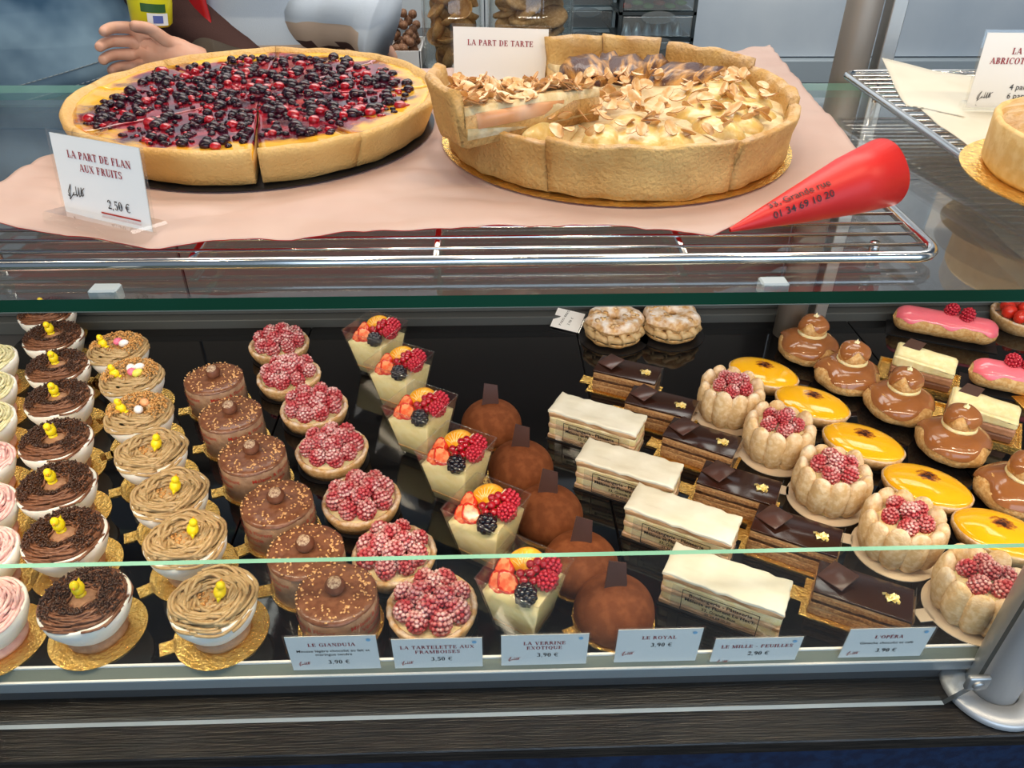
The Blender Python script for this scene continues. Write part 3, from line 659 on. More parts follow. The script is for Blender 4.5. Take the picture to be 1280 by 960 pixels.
CH.add(xf(lathe([(.0022, 0), (0, .005)], 8), TR(0, .0048, .0068, rx=-pi * .38))); CH.v = [V((p.x * 1.0, p.y * 1.0, p.z * 1.22)) for p in CH.v]; CHM = mesh_only(None, 'yellow', gm=CH)
BKM = mesh_only(xf(lathe([(.0012, 0), (0, .0024)], 6), TR(0, -.0072, .0149, rx=pi / 2)), 'chick_b')
def chick(parent, x, y, z, rz, rx=0, ry=0, s=1):
    o = inst_raw(CHM, 'sugar_chick', parent, (x, y, z), (rx, ry, rz), s); inst_raw(BKM, 'beak', o, (0, 0, 0)); return o
CUPP = [(0, .006), (.0165, .006), (.021, .0085), (.0275, .017), (.0325, .028), (.0340, .037), (.0325, .0385), (.0300, .037), (.026, .031), (0, .028)]
def cupmesh(seed): return disp(lathe(CUPP, 48), .0007, 70, seed)

def chocolate_nest(label, loc, rz, grp):
    t = thing('chocolate_nest', label, 'pastry', loc, rz, grp)
    board(t, .0375); ob('biscuit_base', disp(lathe([(0, .0009), (.0225, .0009), (.0235, .004), (.021, .0088), (0, .0088)], 32), .0006, 90), 'chobis', t)
    ob('meringue_cup', cupmesh(3), 'mering', t)
    swirl(95, .011, .0325, .0365, .0085, .00105, 11, .002).obj('cream_strands', 'chocr', t)
    ob('cream_centre', disp(lathe([(0, .042), (.006, .0418), (.012, .039), (.014, .034)], 24), .0012, 120), 'chobis', t)
    rn = random.Random(5); g = G()
    cyl = lathe([(0, -.0016), (.00075, -.0014), (.00075, .0014), (0, .0016)], 5)
    for i in range(620):
        a = rn.uniform(0, 2 * pi); r = rn.uniform(.012, .0315); z = .0385 + .0075 * sin(pi * (r - .009) / .026)
        if a > 4.1 and a < 5.6 and r > .021: continue
        g.add(cyl, TR(r * cos(a), r * sin(a), z + rn.uniform(0, .002), rn.uniform(0, 3), rn.uniform(0, 3), 0))
    g.obj('chocolate_vermicelli', 'chovm', t, kind='stuff')
    chick(t, -.003, .002, .0415, R(20)); return t
def mont_blanc(label, loc, rz, grp, eggs=None):
    t = thing('chestnut_nest', label, 'pastry', loc, rz, grp)
    board(t, .0375, tab=R(215)); ob('biscuit_base', disp(lathe([(0, .0009), (.0225, .0009), (.0235, .004), (.021, .0088), (0, .0088)], 32), .0006, 90), 'giside', t)
    ob('meringue_cup', cupmesh(6), 'mering', t)
    swirl(64, .011, .0325, .0362, .0095, .00150, 21 if eggs is None else 37, .0026, 26).obj('cream_strands', 'chest', t)
    rn = random.Random(9); g = G(); R0, N0 = (.0115, 70) if eggs is None else (.030, 480)
    cr = box(.0022, .0018, .0014, .0003)
    for i in range(N0):
        a = rn.uniform(0, 2 * pi) if eggs is None else rn.uniform(-.6, 3.9); r = R0 * sqrt(rn.random()); z = .0395 + (0 if eggs is None else .0085 * sin(pi * max(0, r - .009) / .026))
        g.add(cr, TR(r * cos(a), r * sin(a), z + rn.uniform(0, .002), rn.uniform(0, 3), rn.uniform(0, 3), 0, rn.uniform(.6, 1.2)))
    ob('cream_centre', disp(lathe([(0, .041), (.006, .0405), (.012, .038), (.014, .034)], 24), .001, 120), 'chest', t)
    g.obj('caramel_crumbs', 'caram', t, kind='stuff')
    if eggs is None: chick(t, .006, .004, .0445, R(200), R(-38), R(-15), 1.0)
    else:
        chick(t, -.011, -.004, .042, R(70), R(-40), 0, .95)
        E_ = mesh_only(xf(ico(2), TR(s=(.0038, .0038, .0052))), 'eggw')
        for m_, x, y in eggs: 
            e = ob('sugar_egg', xf(ico(2), TR(s=(.0046, .0046, .0064))), m_, t); e.location = (x, y, .0465); e.rotation_euler = (1.3, .3, x * 200); tag(e, {'eggw': 'white sugar egg', 'eggp': 'pink sugar egg', 'eggy': 'yellow sugar egg', 'eggo': 'orange sugar egg'}[m_])
    return t
def pink_nest(label, loc, rz, grp, cm='pinkcr'):
    t = thing('meringue_nest', label, 'pastry', loc, rz, grp)
    board(t, .0385); ob('macaron_base', disp(lathe([(0, .0009), (.0225, .0009), (.0245, .004), (.0245, .0065), (.021, .0095), (0, .0095)], 32), .0005, 90), 'mpink', t)
    ob('meringue_cup', cupmesh(8), 'mering', t); swirl(60, .004, .0315, .0365, .0085, .0015, 31, .002).obj('cream_strands', cm, t); return t

def gianduja(label, loc, rz, grp):
    t = thing('gianduja_cake', label, 'pastry', loc, rz, grp)
    board(t, .0350, tab=R(205)); r, h = .0318, .0365
    ob('mousse', lathe([(0, .001), (r, .001), (r, h), (r - .001, h + .0008), (0, h + .0008)], 48), 'giside', t)
    ob('glaze', disp(lathe([(0, h + .003), (r * .6, h + .003), (r * .9, h + .0026), (r + .0002, h + .001), (r + .0002, h - .001)], 48), .0006, 110, 4), 'gian', t)
    ob('acetate_collar', lathe([(r + .0008, .002), (r + .0008, h + .001)], 48), 'acet', t)
    rn = random.Random(14); g = G(); c = box(.0022, .0014, .0012, .0003)
    for i in range(150):
        a = rn.uniform(0, 2 * pi); q = r * sqrt(rn.uniform(.12, .97)); g.add(c, TR(q * cos(a), q * sin(a), h + .0030, rn.uniform(-.5, .5), rn.uniform(-.5, .5), rn.uniform(0, 6), rn.uniform(.5, 1.15)))
    g.obj('chopped_hazelnut', 'nut', t, kind='stuff')
    g = G(); g.add(xf(lathe([(0, -.0075), (.0035, -.0072), (.0068, -.004), (.0082, 0), (.0075, .003), (.0055, .006)], 24), TR(0, .0015, h + .0085, .3, 0, 0)), None, 0)
    g.add(xf(lathe([(.0055, .006), (.003, .0078), (0, .0086)], 24), TR(0, .0015, h + .0085, .3, 0, 0)), None, 1); g.obj('hazelnut', ['hazel', 'hazc'], t)
    g = G(); rr = r + .0013
    for k, (s_, sz) in enumerate([('Mélanie & Florent', .0085), ('Véronique', .0085), ('Pâtisserie', .006), ('33, Grande Rue', .0045)]):
        for a0 in (-.75, .95):
            tv = ftext(s_, sz * .72, 'CENTER', .004); g.add(([V((rr * sin(p.x / rr + a0), -rr * cos(p.x / rr + a0), h - .0095 - .0072 * k + p.y)) for p in tv[0]], tv[1]))
    g.obj('red_lettering', 'redink', t, False); return t

def shell(parent, r, h, m='shell', inner=.006, seed=1, sy=1):
    p = lathe([(0, 0), (r - .005, 0), (r - .002, h * .45), (r, h * .9), (r - .001, h), (r - .003, h + .0006), (r - .0052, h * .93), (r - .0065, h - inner), (0, h - inner)], 56, lambda a, q, z: 1 + .008 * sin(26 * a) * (z / h) + .012 * sin(3 * a + seed))
    return ob('pastry_shell', xf(disp(p, .0008, 120, seed), TR(s=(1, sy, 1))), m, parent)
def rasp_tart(label, loc, rz, grp, seed=1, m='raspd'):
    t = thing('raspberry_tartlet', label, 'tartlet', loc, rz, grp); rn = random.Random(seed)
    ob('paper_doily', lathe([(0, 0), (.036, 0), (.037, .0006), (0, .0006)], 40), 'cardblk', t, False)
    o = shell(t, .0375, .0165, seed=seed); o.location.z = .0008
    ob('custard', disp(lathe([(0, .0185), (.015, .018), (.026, .0155), (.0325, .0130)], 32), .0006, 90), 'cust', t)
    pts = [(.0235 * cos(a), .0235 * sin(a), .0225) for a in [2 * pi * (k + rn.uniform(-.12, .12)) / 8 + seed for k in range(8)]]
    pts += [(.0105 * cos(a), .0105 * sin(a), .0292) for a in [2 * pi * k / 4 + seed * 2 for k in range(4)]]
    rasps(t, pts, m, 1.16, rn); return t

def verrine(label, loc, rz, grp):
    t = thing('fruit_verrine', label, 'verrine', loc, rz, grp)
    H, a, b = .064, .0285, .0175
    def sq(hw, z, rd=.0014):
        P = []
        for cx, cy, s0 in ((1, 1, 0), (-1, 1, 90), (-1, -1, 180), (1, -1, 270)):
            for k in range(4): q = R(s0 + k * 30); P.append(V((cx * (hw - rd) + rd * cos(q), cy * (hw - rd) + rd * sin(q), z)))
        return P
    def loft(L, cap0=True, cap1=False):
        v, f = [], []; n = len(L[0])
        for r in L: v += r
        for i in range(len(L) - 1):
            for k in range(n): f.append([i * n + k, i * n + (k + 1) % n, (i + 1) * n + (k + 1) % n, (i + 1) * n + k])
        if cap0: f.append(list(range(n))[::-1])
        if cap1: f.append(list(range((len(L) - 1) * n, len(L) * n)))
        return (v, f)
    w_ = lambda z: b + (a - b) * z / H
    ob('plastic_cup', loft([sq(b, 0), sq(a, H), sq(a - .0009, H), sq(w_(.004) - .0009, .004)], True, True), 'plast', t, False)
    ob('cup_rim', tube(sq(a + .0001, H), .0006, 5, True), 'plast', t)
    z1 = .0475
    ob('cream', disp(loft([sq(w_(.005) - .0012, .005), sq(w_(.02) - .0012, .02), sq(w_(z1) - .0012, z1), sq(w_(z1) - .009, z1 + .002)], True, True), .0002, 80), 'cream', t)
    ob('sponge_layer', loft([sq(w_(.012) - .0009, .012), sq(w_(.014) - .0009, .0145)], True, True), 'bisc', t)
    # mandarin segment, seen flat side up
    g = G(); P = ico(3); v = []
    for p in P[0]:
        x, y, z = p; z2 = z * (1 if z > 0 else .7); v.append(V((x * .0165, y * .0118 * (1 - .25 * x * x), z2 * .0095)))
    g.add((v, P[1]), None, 0)
    o = g.obj('mandarin_segment', 'mand', t); o.location = (-.004, .0125, .0585); o.rotation_euler = (R(28), R(-8), R(12))
    g = G()
    for k in range(9):
        a0 = -1.1 + k * .275; pts = []
        for j in range(6):
            u = .25 + .12 * j; X, Y = .0150 * u * sin(a0), -.0085 + .0165 * u * cos(a0); q = 1 - (X / .0152) ** 2 - (Y / .0102) ** 2
            if q > .02: pts.append((X + RND.uniform(-.0004, .0004), Y, .0096 * sqrt(q) + .0001))
        if len(pts) > 2: g.add(tube(pts, .00032, 4))
    m_ = g.obj('pith', 'pith', o)
    # strawberry slices
    for (x, y, z, rx, ry, rz2) in ((-.0185, .000, .0545, R(20), R(-25), R(20)), (-.0095, -.0105, .0535, R(30), R(-15), R(55)), (-.017, -.012, .050, R(15), R(-20), R(40))):
        pr_ = [(.0085 * sin(q) * (1 - .35 * (1 - cos(q)) / 2), -.0105 * cos(q)) for q in [2 * pi * k / 24 for k in range(24)]]
        g = G().add(xf(ico(3), TR(0, 0, -.001, s=(.0088, .0112, .0060)))); vv = []
        for p in g.v:
            tpr = 1 - .35 * max(0, p.y / .0112); vv.append(V((p.x * tpr, p.y, min(p.z, .0022))))
        g.v = vv; g.m = [1 if all(vv[i].z > .00205 for i in q) else 0 for q in g.f]
        o = g.obj('strawberry_slice', ['straw', 'strawi'], t, True); o.location = (x, y, z); o.rotation_euler = (rx, ry, rz2)
    for (x, y, z) in ((.0185, .0035, .0580), (.0135, .0165, .0600)): inst_raw(ME['rasp0'], 'raspberry', t, (x, y, z), (R(40), R(50), x * 300), 1.12)
    inst_raw(ME['blackb'], 'blackberry', t, (.0105, -.0165, .0565), (R(60), R(60), 0), 1.22)
    st = [(.0015, .001), (.0075, .004), (.003, -.0065), (-.002, -.003), (.0095, -.003), (.006, .0095), (.0105, .0115), (.0015, .0065), (.006, -.0015)]
    for k, (x, y) in enumerate(st): inst_raw(ME['redc'], 'redcurrant', t, (x, y, .0585 + (.0055 if k in (8, 1, 7) else .002 * (k % 2)) + (.006 if k in (5, 6) else 0)), None, .88)
    ob('currant_stem', tube([(.001, -.004, .060), (.005, .002, .0655), (.008, .012, .068), (.010, .016, .0705)], .0005, 5), 'pistcr', t)
    return t

def royal(label, loc, rz, grp):
    t = thing('cocoa_dome_cake', label, 'pastry', loc, rz, grp); board(t, .0345, tab=R(195))
    r = .0335; pr_ = [(0, .001), (r * .93, .001), (r * .985, .004)] + [(r * cos(a), .009 + .0290 * sin(a)) for a in [pi / 2 * k / 14 for k in range(15)]]
    pr_[-1] = (0, .038); ob('mousse_dome', disp(lathe(pr_, 56), .0005, 40, 2), 'cocoa', t)
    v = [(-.009, 0), (.007, -.001), (.0105, .006), (.008, .021), (-.007, .0225)]; v = [(x, y) for x, y in v]
    sh_ = ob('chocolate_shard', xf(extr(v, -.0008, .0008), TR()), 'choc', t, False); sh_.location = (-.002, .000, .0315); sh_.rotation_euler = (R(74), R(4), R(-6)); sh_.scale = (.95, 1.30, 1); return t

def millefeuille(label, loc, rz, grp):
    t = thing('mille_feuille', label, 'pastry', loc, rz, grp); Lx, Ly = .098, .037
    ob('card_board', boxb(-.05, .05, -.020, .020, 0, .0008), 'cardblk', t, False)
    for i, (z0, z1, nm, m_) in enumerate([(.001, .006, 'pastry_layer', 'puff'), (.006, .0150, 'cream_layer', 'cust'), (.015, .0195, 'pastry_layer', 'puff'), (.0195, .0300, 'cream_layer', 'cust'), (.030, .0355, 'pastry_layer', 'puff')]):
        k = .0015 if nm == 'cream_layer' else 0
        ob(nm, dbox(Lx - k, Ly - k, z1 - z0 + .0006, 10, .0012 if k == 0 else .0006, 140, i, (0, 0, (z0 + z1) / 2)), m_, t)
    ob('icing', dbox(Lx + .0006, Ly + .0006, .0035, 14, .0014, 130, 9, (0, 0, .0365)), 'ice', t)
    y = -Ly / 2 - .0014; ob('acetate_band', boxb(-Lx * .40, Lx * .44, y, y + .0002, .002, .030), 'acet', t, False)
    g = G(); x0, x1, z0, z1 = -Lx * .31, Lx * .33, .0035, .0275
    for q in ((x0, x1, z0, z0 + .0006), (x0, x1, z1 - .0006, z1), (x0, x0 + .0006, z0, z1), (x1 - .0006, x1, z0, z1)): g.add(boxb(q[0], q[1], y - .0003, y - .0001, q[2], q[3]))
    for s_, sz, z in (('Boulangerie - Pâtisserie', .0062, .0215), ('Mélanie et Florent Le Hec\'h', .0058, .0160), ('33, Grande Rue', .0050, .0110), ('01 34 69 10 20', .0040, .0065)): g.add(ftext(s_, sz * .88, 'CENTER', .022), TX(.001, z, y - .0003))
    g.obj('band_lettering', 'black', t, False); return t

def opera(label, loc, rz, grp, seed=0):
    t = thing('opera_cake', label, 'pastry', loc, rz, grp); Lx, Ly = .074, .037
    g = G().add(boxb(-.043, .040, -.023, .021, 0, .0009)).add(boxb(-.056, -.040, -.008, .008, 0, .0008)); g.obj('gold_board', 'gold', t, False)
    z = .001
    for i, (h, nm, m_) in enumerate([(.0058, 'sponge_layer', 'opbis'), (.0028, 'coffee_layer', 'coffee'), (.0050, 'sponge_layer', 'opbis'), (.0034, 'ganache_layer', 'gan'), (.0050, 'sponge_layer', 'opbis'), (.0030, 'coffee_layer', 'coffee')]):
        k = .0 if m_ == 'opbis' else .0008
        ob(nm, dbox(Lx - k, Ly - k, h + .0005, 8, .0010, 150, i, (0, 0, z + h / 2)), m_, t); z += h
    ob('glaze', box(Lx + .0004, Ly + .0004, .0026, .0006, 2, (0, 0, z + .0013)), 'glaze', t); zt = z + .0026
    o = ob('chocolate_square', box(.024, .022, .0016, .0004, 1), 'choc', t); o.location = (-.0215, .002, zt + .0042); o.rotation_euler = (R(12), R(-8), R(-32))
    rn = random.Random(seed + 3); g = G()
    for i in range(16): g.add(disp(box(.0035, .0028, .0003, 0), .0015, 600, i), TR(.021 + rn.uniform(-.006, .006), rn.uniform(-.0035, .0035), zt + rn.uniform(.0004, .0022), rn.uniform(-.7, .7), rn.uniform(-.7, .7), rn.uniform(0, 6)))
    g.obj('gold_leaf', 'leaf', t, False); ob('acetate_end', boxb(Lx / 2 + .001, Lx / 2 + .0013, -Ly / 2, Ly / 2, .001, zt + .003), 'acet', t, False); return t

def charlotte(label, loc, rz, grp, seed=0):
    t = thing('raspberry_charlotte', label, 'pastry', loc, rz, grp); rn = random.Random(seed); board(t, .038, 'goldw', tab=R(170))
    n = 11; Rr = .0285
    ob('cream_core', lathe([(0, .001), (.026, .001), (.0262, .036), (0, .038)], 32), 'cust', t)
    for k in range(n):
        a = 2 * pi * k / n + seed; h = .046 + rn.uniform(-.003, .0035)
        v = []; P = ico(3)
        for p in P[0]:
            e = abs(p.z) ** .62 * (1 if p.z > 0 else -1); px_ = p.x * .0062 * (1 + .35 * (1 - abs(p.z)) ); py_ = p.y * .0104
            v.append(V((px_ + .0015 * p.z, py_, h / 2 + e * h / 2)))
        ob('ladyfinger', disp(xf((v, P[1]), TR(Rr * cos(a), Rr * sin(a), .001, 0, 0, a)), .0013, 90, k + seed), 'lady', t)
    pts = [(.0150 * cos(q), .0150 * sin(q), .0425) for q in [2 * pi * k / 5 + seed for k in range(5)]] + [(0, 0, .0490)]
    rasps(t, pts, 'raspd', 1.02, rn); return t

def lemon(label, loc, rz, grp):
    t = thing('lemon_tartlet', label, 'tartlet', loc, rz, grp)
    ob('card_board', xf(lathe([(0, 0), (.041, 0), (.041, .0006), (0, .0006)], 40), TR(s=(1, .74, 1))), 'cardblk', t, False)
    def bt(a): return 1 + .015 * abs(cos(a)) ** 3
    pr_ = [(0, .001), (.036, .001), (.0405, .009), (.0418, .0145), (.040, .016), (.037, .015)]
    ob('pastry_shell', xf(disp(lathe(pr_, 64, lambda a, r, z: bt(a)), .0006, 120), TR(s=(1, .73, 1))), 'shell', t)
    ob('lemon_filling', xf(lathe([(.0405, .0140), (.0400, .0162), (.036, .0185), (.026, .0210), (.013, .0222), (0, .0225)], 64, lambda a, r, z: bt(a)), TR(s=(1, .73, 1))), 'lemon', t); return t

def chou(parent, r, h, z0, seed, name='choux_bun'):
    pr_ = [(0, 0), (r * .72, 0), (r * .95, h * .2), (r, h * .42), (r * .93, h * .66), (r * .7, h * .88), (r * .35, h * .985), (0, h)]
    return ob(name, xf(disp(lathe(pr_, 40, lambda a, q, z: 1 + .03 * sin(5 * a + seed) + .02 * sin(9 * a)), r * .05, 60 / r * .033, seed), TR(z=z0)), 'choux', parent)
def capg(parent, r, h, z0, seed, cover=.45, amp=.16, name='caramel_glaze'):
    v, f = [], []; n, m = 56, 10
    for j in range(m + 1):
        for k in range(n):
            a = 2 * pi * k / n; u = j / m * (1 - .0) ; lim = (pi / 2) * (.80 + amp * sin(3 * a + seed) + amp * .6 * sin(5 * a + seed * 2)); th = u * lim
            rr = (r + .0014) * sin(th) ** .9 * (1 + .03 * sin(5 * a + seed)); zz = h * cover + (h * (1 - cover) + .0016) * cos(th) - (.0012 if j == m else 0)
            v.append(V((rr * cos(a), rr * sin(a), z0 + zz)) if j else V((0, 0, z0 + h + .0016)))
    for j in range(m):
        for k in range(n): a, b = j * n + k, j * n + (k + 1) % n; f.append([a, a + n, b + n, b])
    return ob(name, disp((v, f), .0006, 70, seed), 'carg', parent)
def religieuse(label, loc, rz, grp, seed=0):
    t = thing('caramel_religieuse', label, 'pastry', loc, rz, grp)
    chou(t, .0370, .032, 0, seed); capg(t, .0368, .032, 0, seed)
    dx, dy = (.003, .003); b = chou(t, .0172, .024, .0, seed + 5); b.location = (dx, dy, .0315); c_ = capg(b, .0172, .024, 0, seed + 3, .42, .2)
    ob('cream_collar', xf(disp(lathe([(.016, 0), (.0178, .001), (.0172, .003), (.015, .004)], 32), .0005, 200), TR(dx, dy, .0318)), 'cust', t)
    g = G(); [g.add(ico(1, .0021), TR(dx + .0018 * cos(q), dy + .0018 * sin(q), .0565)) for q in (0, 1.5, 3.1, 4.6)]; g.add(xf(lathe([(.002, 0), (0, .005)], 8), TR(dx, dy, .057))); g.obj('cream_rosette', 'cust', t); return t

def trio(label, loc, rz, grp):
    t = thing('three_chocolate_bar', label, 'pastry', loc, rz, grp); Lx, Ly = .068, .038
    g = G().add(boxb(-.046, .042, -.026, .024, 0, .0008))
    for q in ((-.046, .042, -.0275, -.0255), (-.046, .042, .0235, .0255), (-.048, -.0455, -.0275, .0255), (.0415, .044, -.0275, .0255)): g.add(boxb(q[0], q[1], q[2], q[3], 0, .0045))
    g.obj('gold_tray', 'gold', t, False)
    ob('dark_mousse', dbox(Lx, Ly, .0085, 6, .0006, 90, 1, (0, 0, .0052)), 'tri2', t); ob('milk_mousse', dbox(Lx, Ly, .010, 6, .0006, 90, 2, (0, 0, .0142)), 'tri1', t)
    v = dbox(Lx, Ly, .013, 10, .0008, 90, 3, (0, 0, .0255)); v = ([V((p.x, p.y, p.z + (.0032 * sin(p.y * 170 + p.x * 25) if p.z > .028 else 0))) for p in v[0]], v[1]); ob('white_mousse', v, 'tri3', t)
    o = ob('chocolate_shard', extr([(-.012, 0), (.008, 0), (.013, .014), (-.005, .015)], -.0008, .0008), 'choc', t, False); o.location = (-.018, .006, .0315); o.rotation_euler = (R(48), 0, R(-5)); return t

def eclair(label, loc, rz, grp, rp):
    t = thing('pink_eclair', label, 'pastry', loc, rz, grp); Lh, r = .044, .0195
    def cap(fr_, fz, z0, z1, lim=pi):
        v, f = [], []; n, m = 20, 40
        for i in range(m + 1):
            u = -1 + 2 * i / m; x = u * (Lh + r); e = max(0, abs(x) - Lh) / r; s_ = sqrt(max(1e-4, 1 - e ** 2.2))
            for k in range(n): a = 2 * pi * k / n; v.append(V((x, r * s_ * fr_ * cos(a), .016 + (.016 * s_) * sin(a) * fz)))
        for i in range(m):
            for k in range(n): f.append([i * n + k, i * n + (k + 1) % n, (i + 1) * n + (k + 1) % n, (i + 1) * n + k])
        f.append(list(range(n))); f.append(list(range(m * n, m * n + n))[::-1]); return (v, f)
    ob('card_board', boxb(-.068, .066, -.022, .020, -.0001, .0009), 'cardblk', t, False)
    b = cap(1, 1, 0, 0); ob('choux_body', disp(xf(b, TR(z=.0010)), .0009, 90, 3), 'choux', t)
    v, f = [], []; n, m = 18, 44
    for i in range(m + 1):
        u = -1 + 2 * i / m; x = u * (Lh + r - .003); e = max(0, abs(x) - Lh) / r; s_ = sqrt(max(1e-4, 1 - e ** 2.2))
        for k in range(n + 1):
            a = pi / 2 + (k / n - .5) * 2 * (1.12 + .16 * sin(x * 130 + 1) + .08 * sin(x * 260)); 
            v.append(V((x, (r * s_ + .0012) * cos(a), .017 + (.0165 * s_ + .0010) * sin(a) - (.0014 if k in (0, n) else 0))))
    for i in range(m):
        for k in range(n): q = i * (n + 1) + k; f.append([q, q + n + 1, q + n + 2, q + 1])
    ob('pink_icing', (v, [q[::-1] for q in f]), 'pinki', t)
    for x, y in rp: inst_raw(ME['rasp0'], 'raspberry', t, (x, y, .0385), (.3, .2, x * 90), 1.15)
    return t

def ringcake(label, loc, rz, grp, seed):
    t = thing('cream_ring_cake', label, 'pastry', loc, rz, grp)
    ob('card_board', lathe([(0, 0), (.046, 0), (.046, .0007), (0, .0007)], 40), 'cardblk', t, False)
    tor = lambda R0, rx_, rz_, z, nn, am: lathe([(R0 + rx_ * cos(q), z + rz_ * sin(q)) for q in [2 * pi * k / 14 for k in range(15)]], 64, lambda a, r, zz: 1 + am * sin(nn * a + seed))
    ob('choux_base', disp(tor(.0225, .0145, .0075, .0085, 8, .03), .001, 90), 'choux', t)
    for k in range(13): 
        a0 = 2 * pi * k / 13; P = [((.0225 + .0145 * cos(q)) * cos(a0 + q * .10), (.0225 + .0145 * cos(q)) * sin(a0 + q * .10), .0165 + .0062 * sin(q)) for q in [2 * pi * j / 12 for j in range(12)]]
        ob('cream_rope', tube(P, .0052, 6, True), 'caramcream', t)
    ob('choux_lid', disp(tor(.0215, .0155, .0095, .0270, 6, .05), .0026, 80, seed), 'chouxd', t)
    rn = random.Random(seed); g = G()
    for i in range(26): a = rn.uniform(0, 6.28); q = .0215 + rn.uniform(-.008, .010); g.add(xf(ico(1), TR(s=(.0052, .0036, .0006))), TR(q * cos(a), q * sin(a), .0365 - abs(q - .0215) * .25, rn.uniform(-.3, .3), rn.uniform(-.3, .3), rn.uniform(0, 6)))
    g.obj('almond_flakes', 'almond', t, kind='stuff'); return t
MT['caramcream'] = mat('praline_cream', (.56, .37, .17), .45, (.64, .45, .23), 50, sss=.1); MT['chouxd'] = mat('powdered_choux', (.56, .30, .11), .65, (.70, .46, .22), 90, bump=.5, bs=140, dust=.95, dns=80)

# ================================================================== PLACING THE SMALL PASTRIES
ORD = ['nearest the glass guard', 'second from the glass guard', 'third from the glass guard', 'fourth from the glass guard', 'fifth from the glass guard', 'sixth from the glass guard', 'seventh from the glass guard', 'farthest from the glass guard']
def od(i, n): return 'farthest back in its row' if i == n - 1 else ORD[i]
def row(maker, pts, zref, txt, grp, rz=0, rzj=.15, ymin=0, **kw):
    """pts from front to back; one prototype, then copies"""
    proto = None; n = len(pts); out = []
    for i, p in enumerate(pts):
        q = at(p[0], p[1], zref); loc = (q.x, max(q.y, ymin), 0.0001); a = rz + (p[2] if len(p) > 2 else RND.uniform(-rzj, rzj)); lb_ = txt % od(i, n)
        if proto is None: proto = maker(lb_, loc, a, grp, **kw); out.append(proto)
        else: out.append(dup(proto, loc, a, lb_))
    return out
row(chocolate_nest, [(105, 748), (80, 668), (70, 606), (69, 549), (73, 497), (72, 457), (66, 420), (58, 389)], .040, 'meringue nest of dark chocolate vermicelli with a yellow chick, %s', 'chocolate chick nests', 0, .0 + .25)
row(mont_blanc, [(265, 748), (231, 672), (211, 616), (188, 563)], .040, 'meringue cup of beige chestnut cream strands with a leaning chick, %s', 'chestnut chick nests', 0, .25)
for k, ((px, py), eg, lb_) in enumerate(zip([(173, 516), (164, 471), (147, 436)], [[('eggo', .004, .010), ('eggw', .003, -.003)], [('eggw', -.001, .009), ('eggw', .008, .009), ('eggp', .002, .000), ('eggy', .009, -.003)], [('eggp', -.001, .006), ('eggw', .008, .003)]],
    ['crumb-topped chestnut nest with chick, one orange and one white egg', 'crumb-topped chestnut nest with chick and white, pink and yellow eggs', 'crumb-topped chestnut nest with chick, farthest back, one pink and one white egg'])):
    q = at(px, py, .040); mont_blanc(lb_, (q.x, q.y, .0001), RND.uniform(-.2, .2), 'chestnut chick nests', eg)
pn = None
for i, (px, py) in enumerate([(-28, 760), (-34, 690), (-32, 632), (-32, 575), (-27, 524), (-24, 484), (-20, 448)]):
    q = at(px, py, .040); lb_ = 'white meringue cup with pale filling at the left picture edge, ' + od(i, 7)
    if pn is None: pn = pink_nest(lb_, (q.x, q.y, .0001), 0, 'meringue cups at the left edge')
    elif i == 4: pg_ = pink_nest(lb_, (q.x, q.y, .0001), 0, 'meringue cups at the left edge', 'pistcr')
    else: dup(pn if i < 4 else pg_, (q.x, q.y, .0001), RND.uniform(-1, 1), lb_)
row(gianduja, [(419, 747), (382, 689), (346, 629), (315, 568), (288, 518), (267, 473)], .0375, 'round milk chocolate cake topped with a hazelnut, %s', 'hazelnut gianduja cakes', 0, .2, .4195)
rt = [(540, 762, 1), (492, 690, 2), (451, 622, 3), (415, 560, 4), (392, 507, 1), (361, 468, 2), (349, 428, 3)]; protos = {}
for i, (px, py, sd) in enumerate(rt):
    q = at(px, py, .018); q.y = max(q.y, .4225); lb_ = 'raspberry tartlet dusted with icing sugar, ' + od(i, 7); a = RND.uniform(0, 3)
    if sd in protos: dup(protos[sd], (q.x, q.y, .0001), a, lb_)
    else: protos[sd] = rasp_tart(lb_, (q.x, q.y, .0001), a, 'raspberry tartlets', sd)
row(verrine, [(656, 713), (608, 627), (570, 556), (525, 501), (499, 447), (469, 407)], .064, 'square clear cup of cream, mandarin, berries and strawberry, %s', 'fruit verrines', R(-31), .03, .417)
row(royal, [(773, 772), (726, 694), (685, 632), (651, 574), (614, 520)], .022, 'cocoa-dusted chocolate dome with an upright chocolate shard, %s', 'cocoa domes', 0, .2, .4195)
row(millefeuille, [(910, 722, .0), (854, 640, -.03), (787, 577, .02), (747, 516, .0)], .038, 'white-iced mille-feuille slice in a printed clear band, %s', 'mille-feuille slices', R(-28), 0, .428)
row(opera, [(1080, 738, .03), (996, 662, .0), (924, 603, .02), (878, 546, -.03), (827, 502, .05), (785, 462, .08)], .028, 'layered opera cake with a chocolate square and gold leaf, %s', 'opera cakes', R(-29.5), 0)
cp_ = [(1236, 716, 1), (1136, 642, 2), (1046, 580, 3), (978, 524, 1), (917, 478, 2)]; protos = {}
for i, (px, py, sd) in enumerate(cp_):
    q = at(px, py, .046); lb_ = 'ladyfinger charlotte filled with sugared raspberries, ' + od(i, 5); a = RND.uniform(-.3, .3)
    if sd in protos: dup(protos[sd], (q.x, q.y, .0001), a, lb_)
    else: protos[sd] = charlotte(lb_, (q.x, q.y, .0001), a, 'raspberry charlottes', sd)
row(lemon, [(1254, 664), (1160, 604), (1080, 550), (1016, 501), (955, 463)], .018, 'glossy yellow oval lemon tartlet with a browned spot, %s', 'lemon tartlets', R(-36), .05)
rl = [(1272, 610, 1), (1192, 548, 2), (1125, 500, 3), (1060, 465, 1), (1010, 430, 2)]; protos = {}
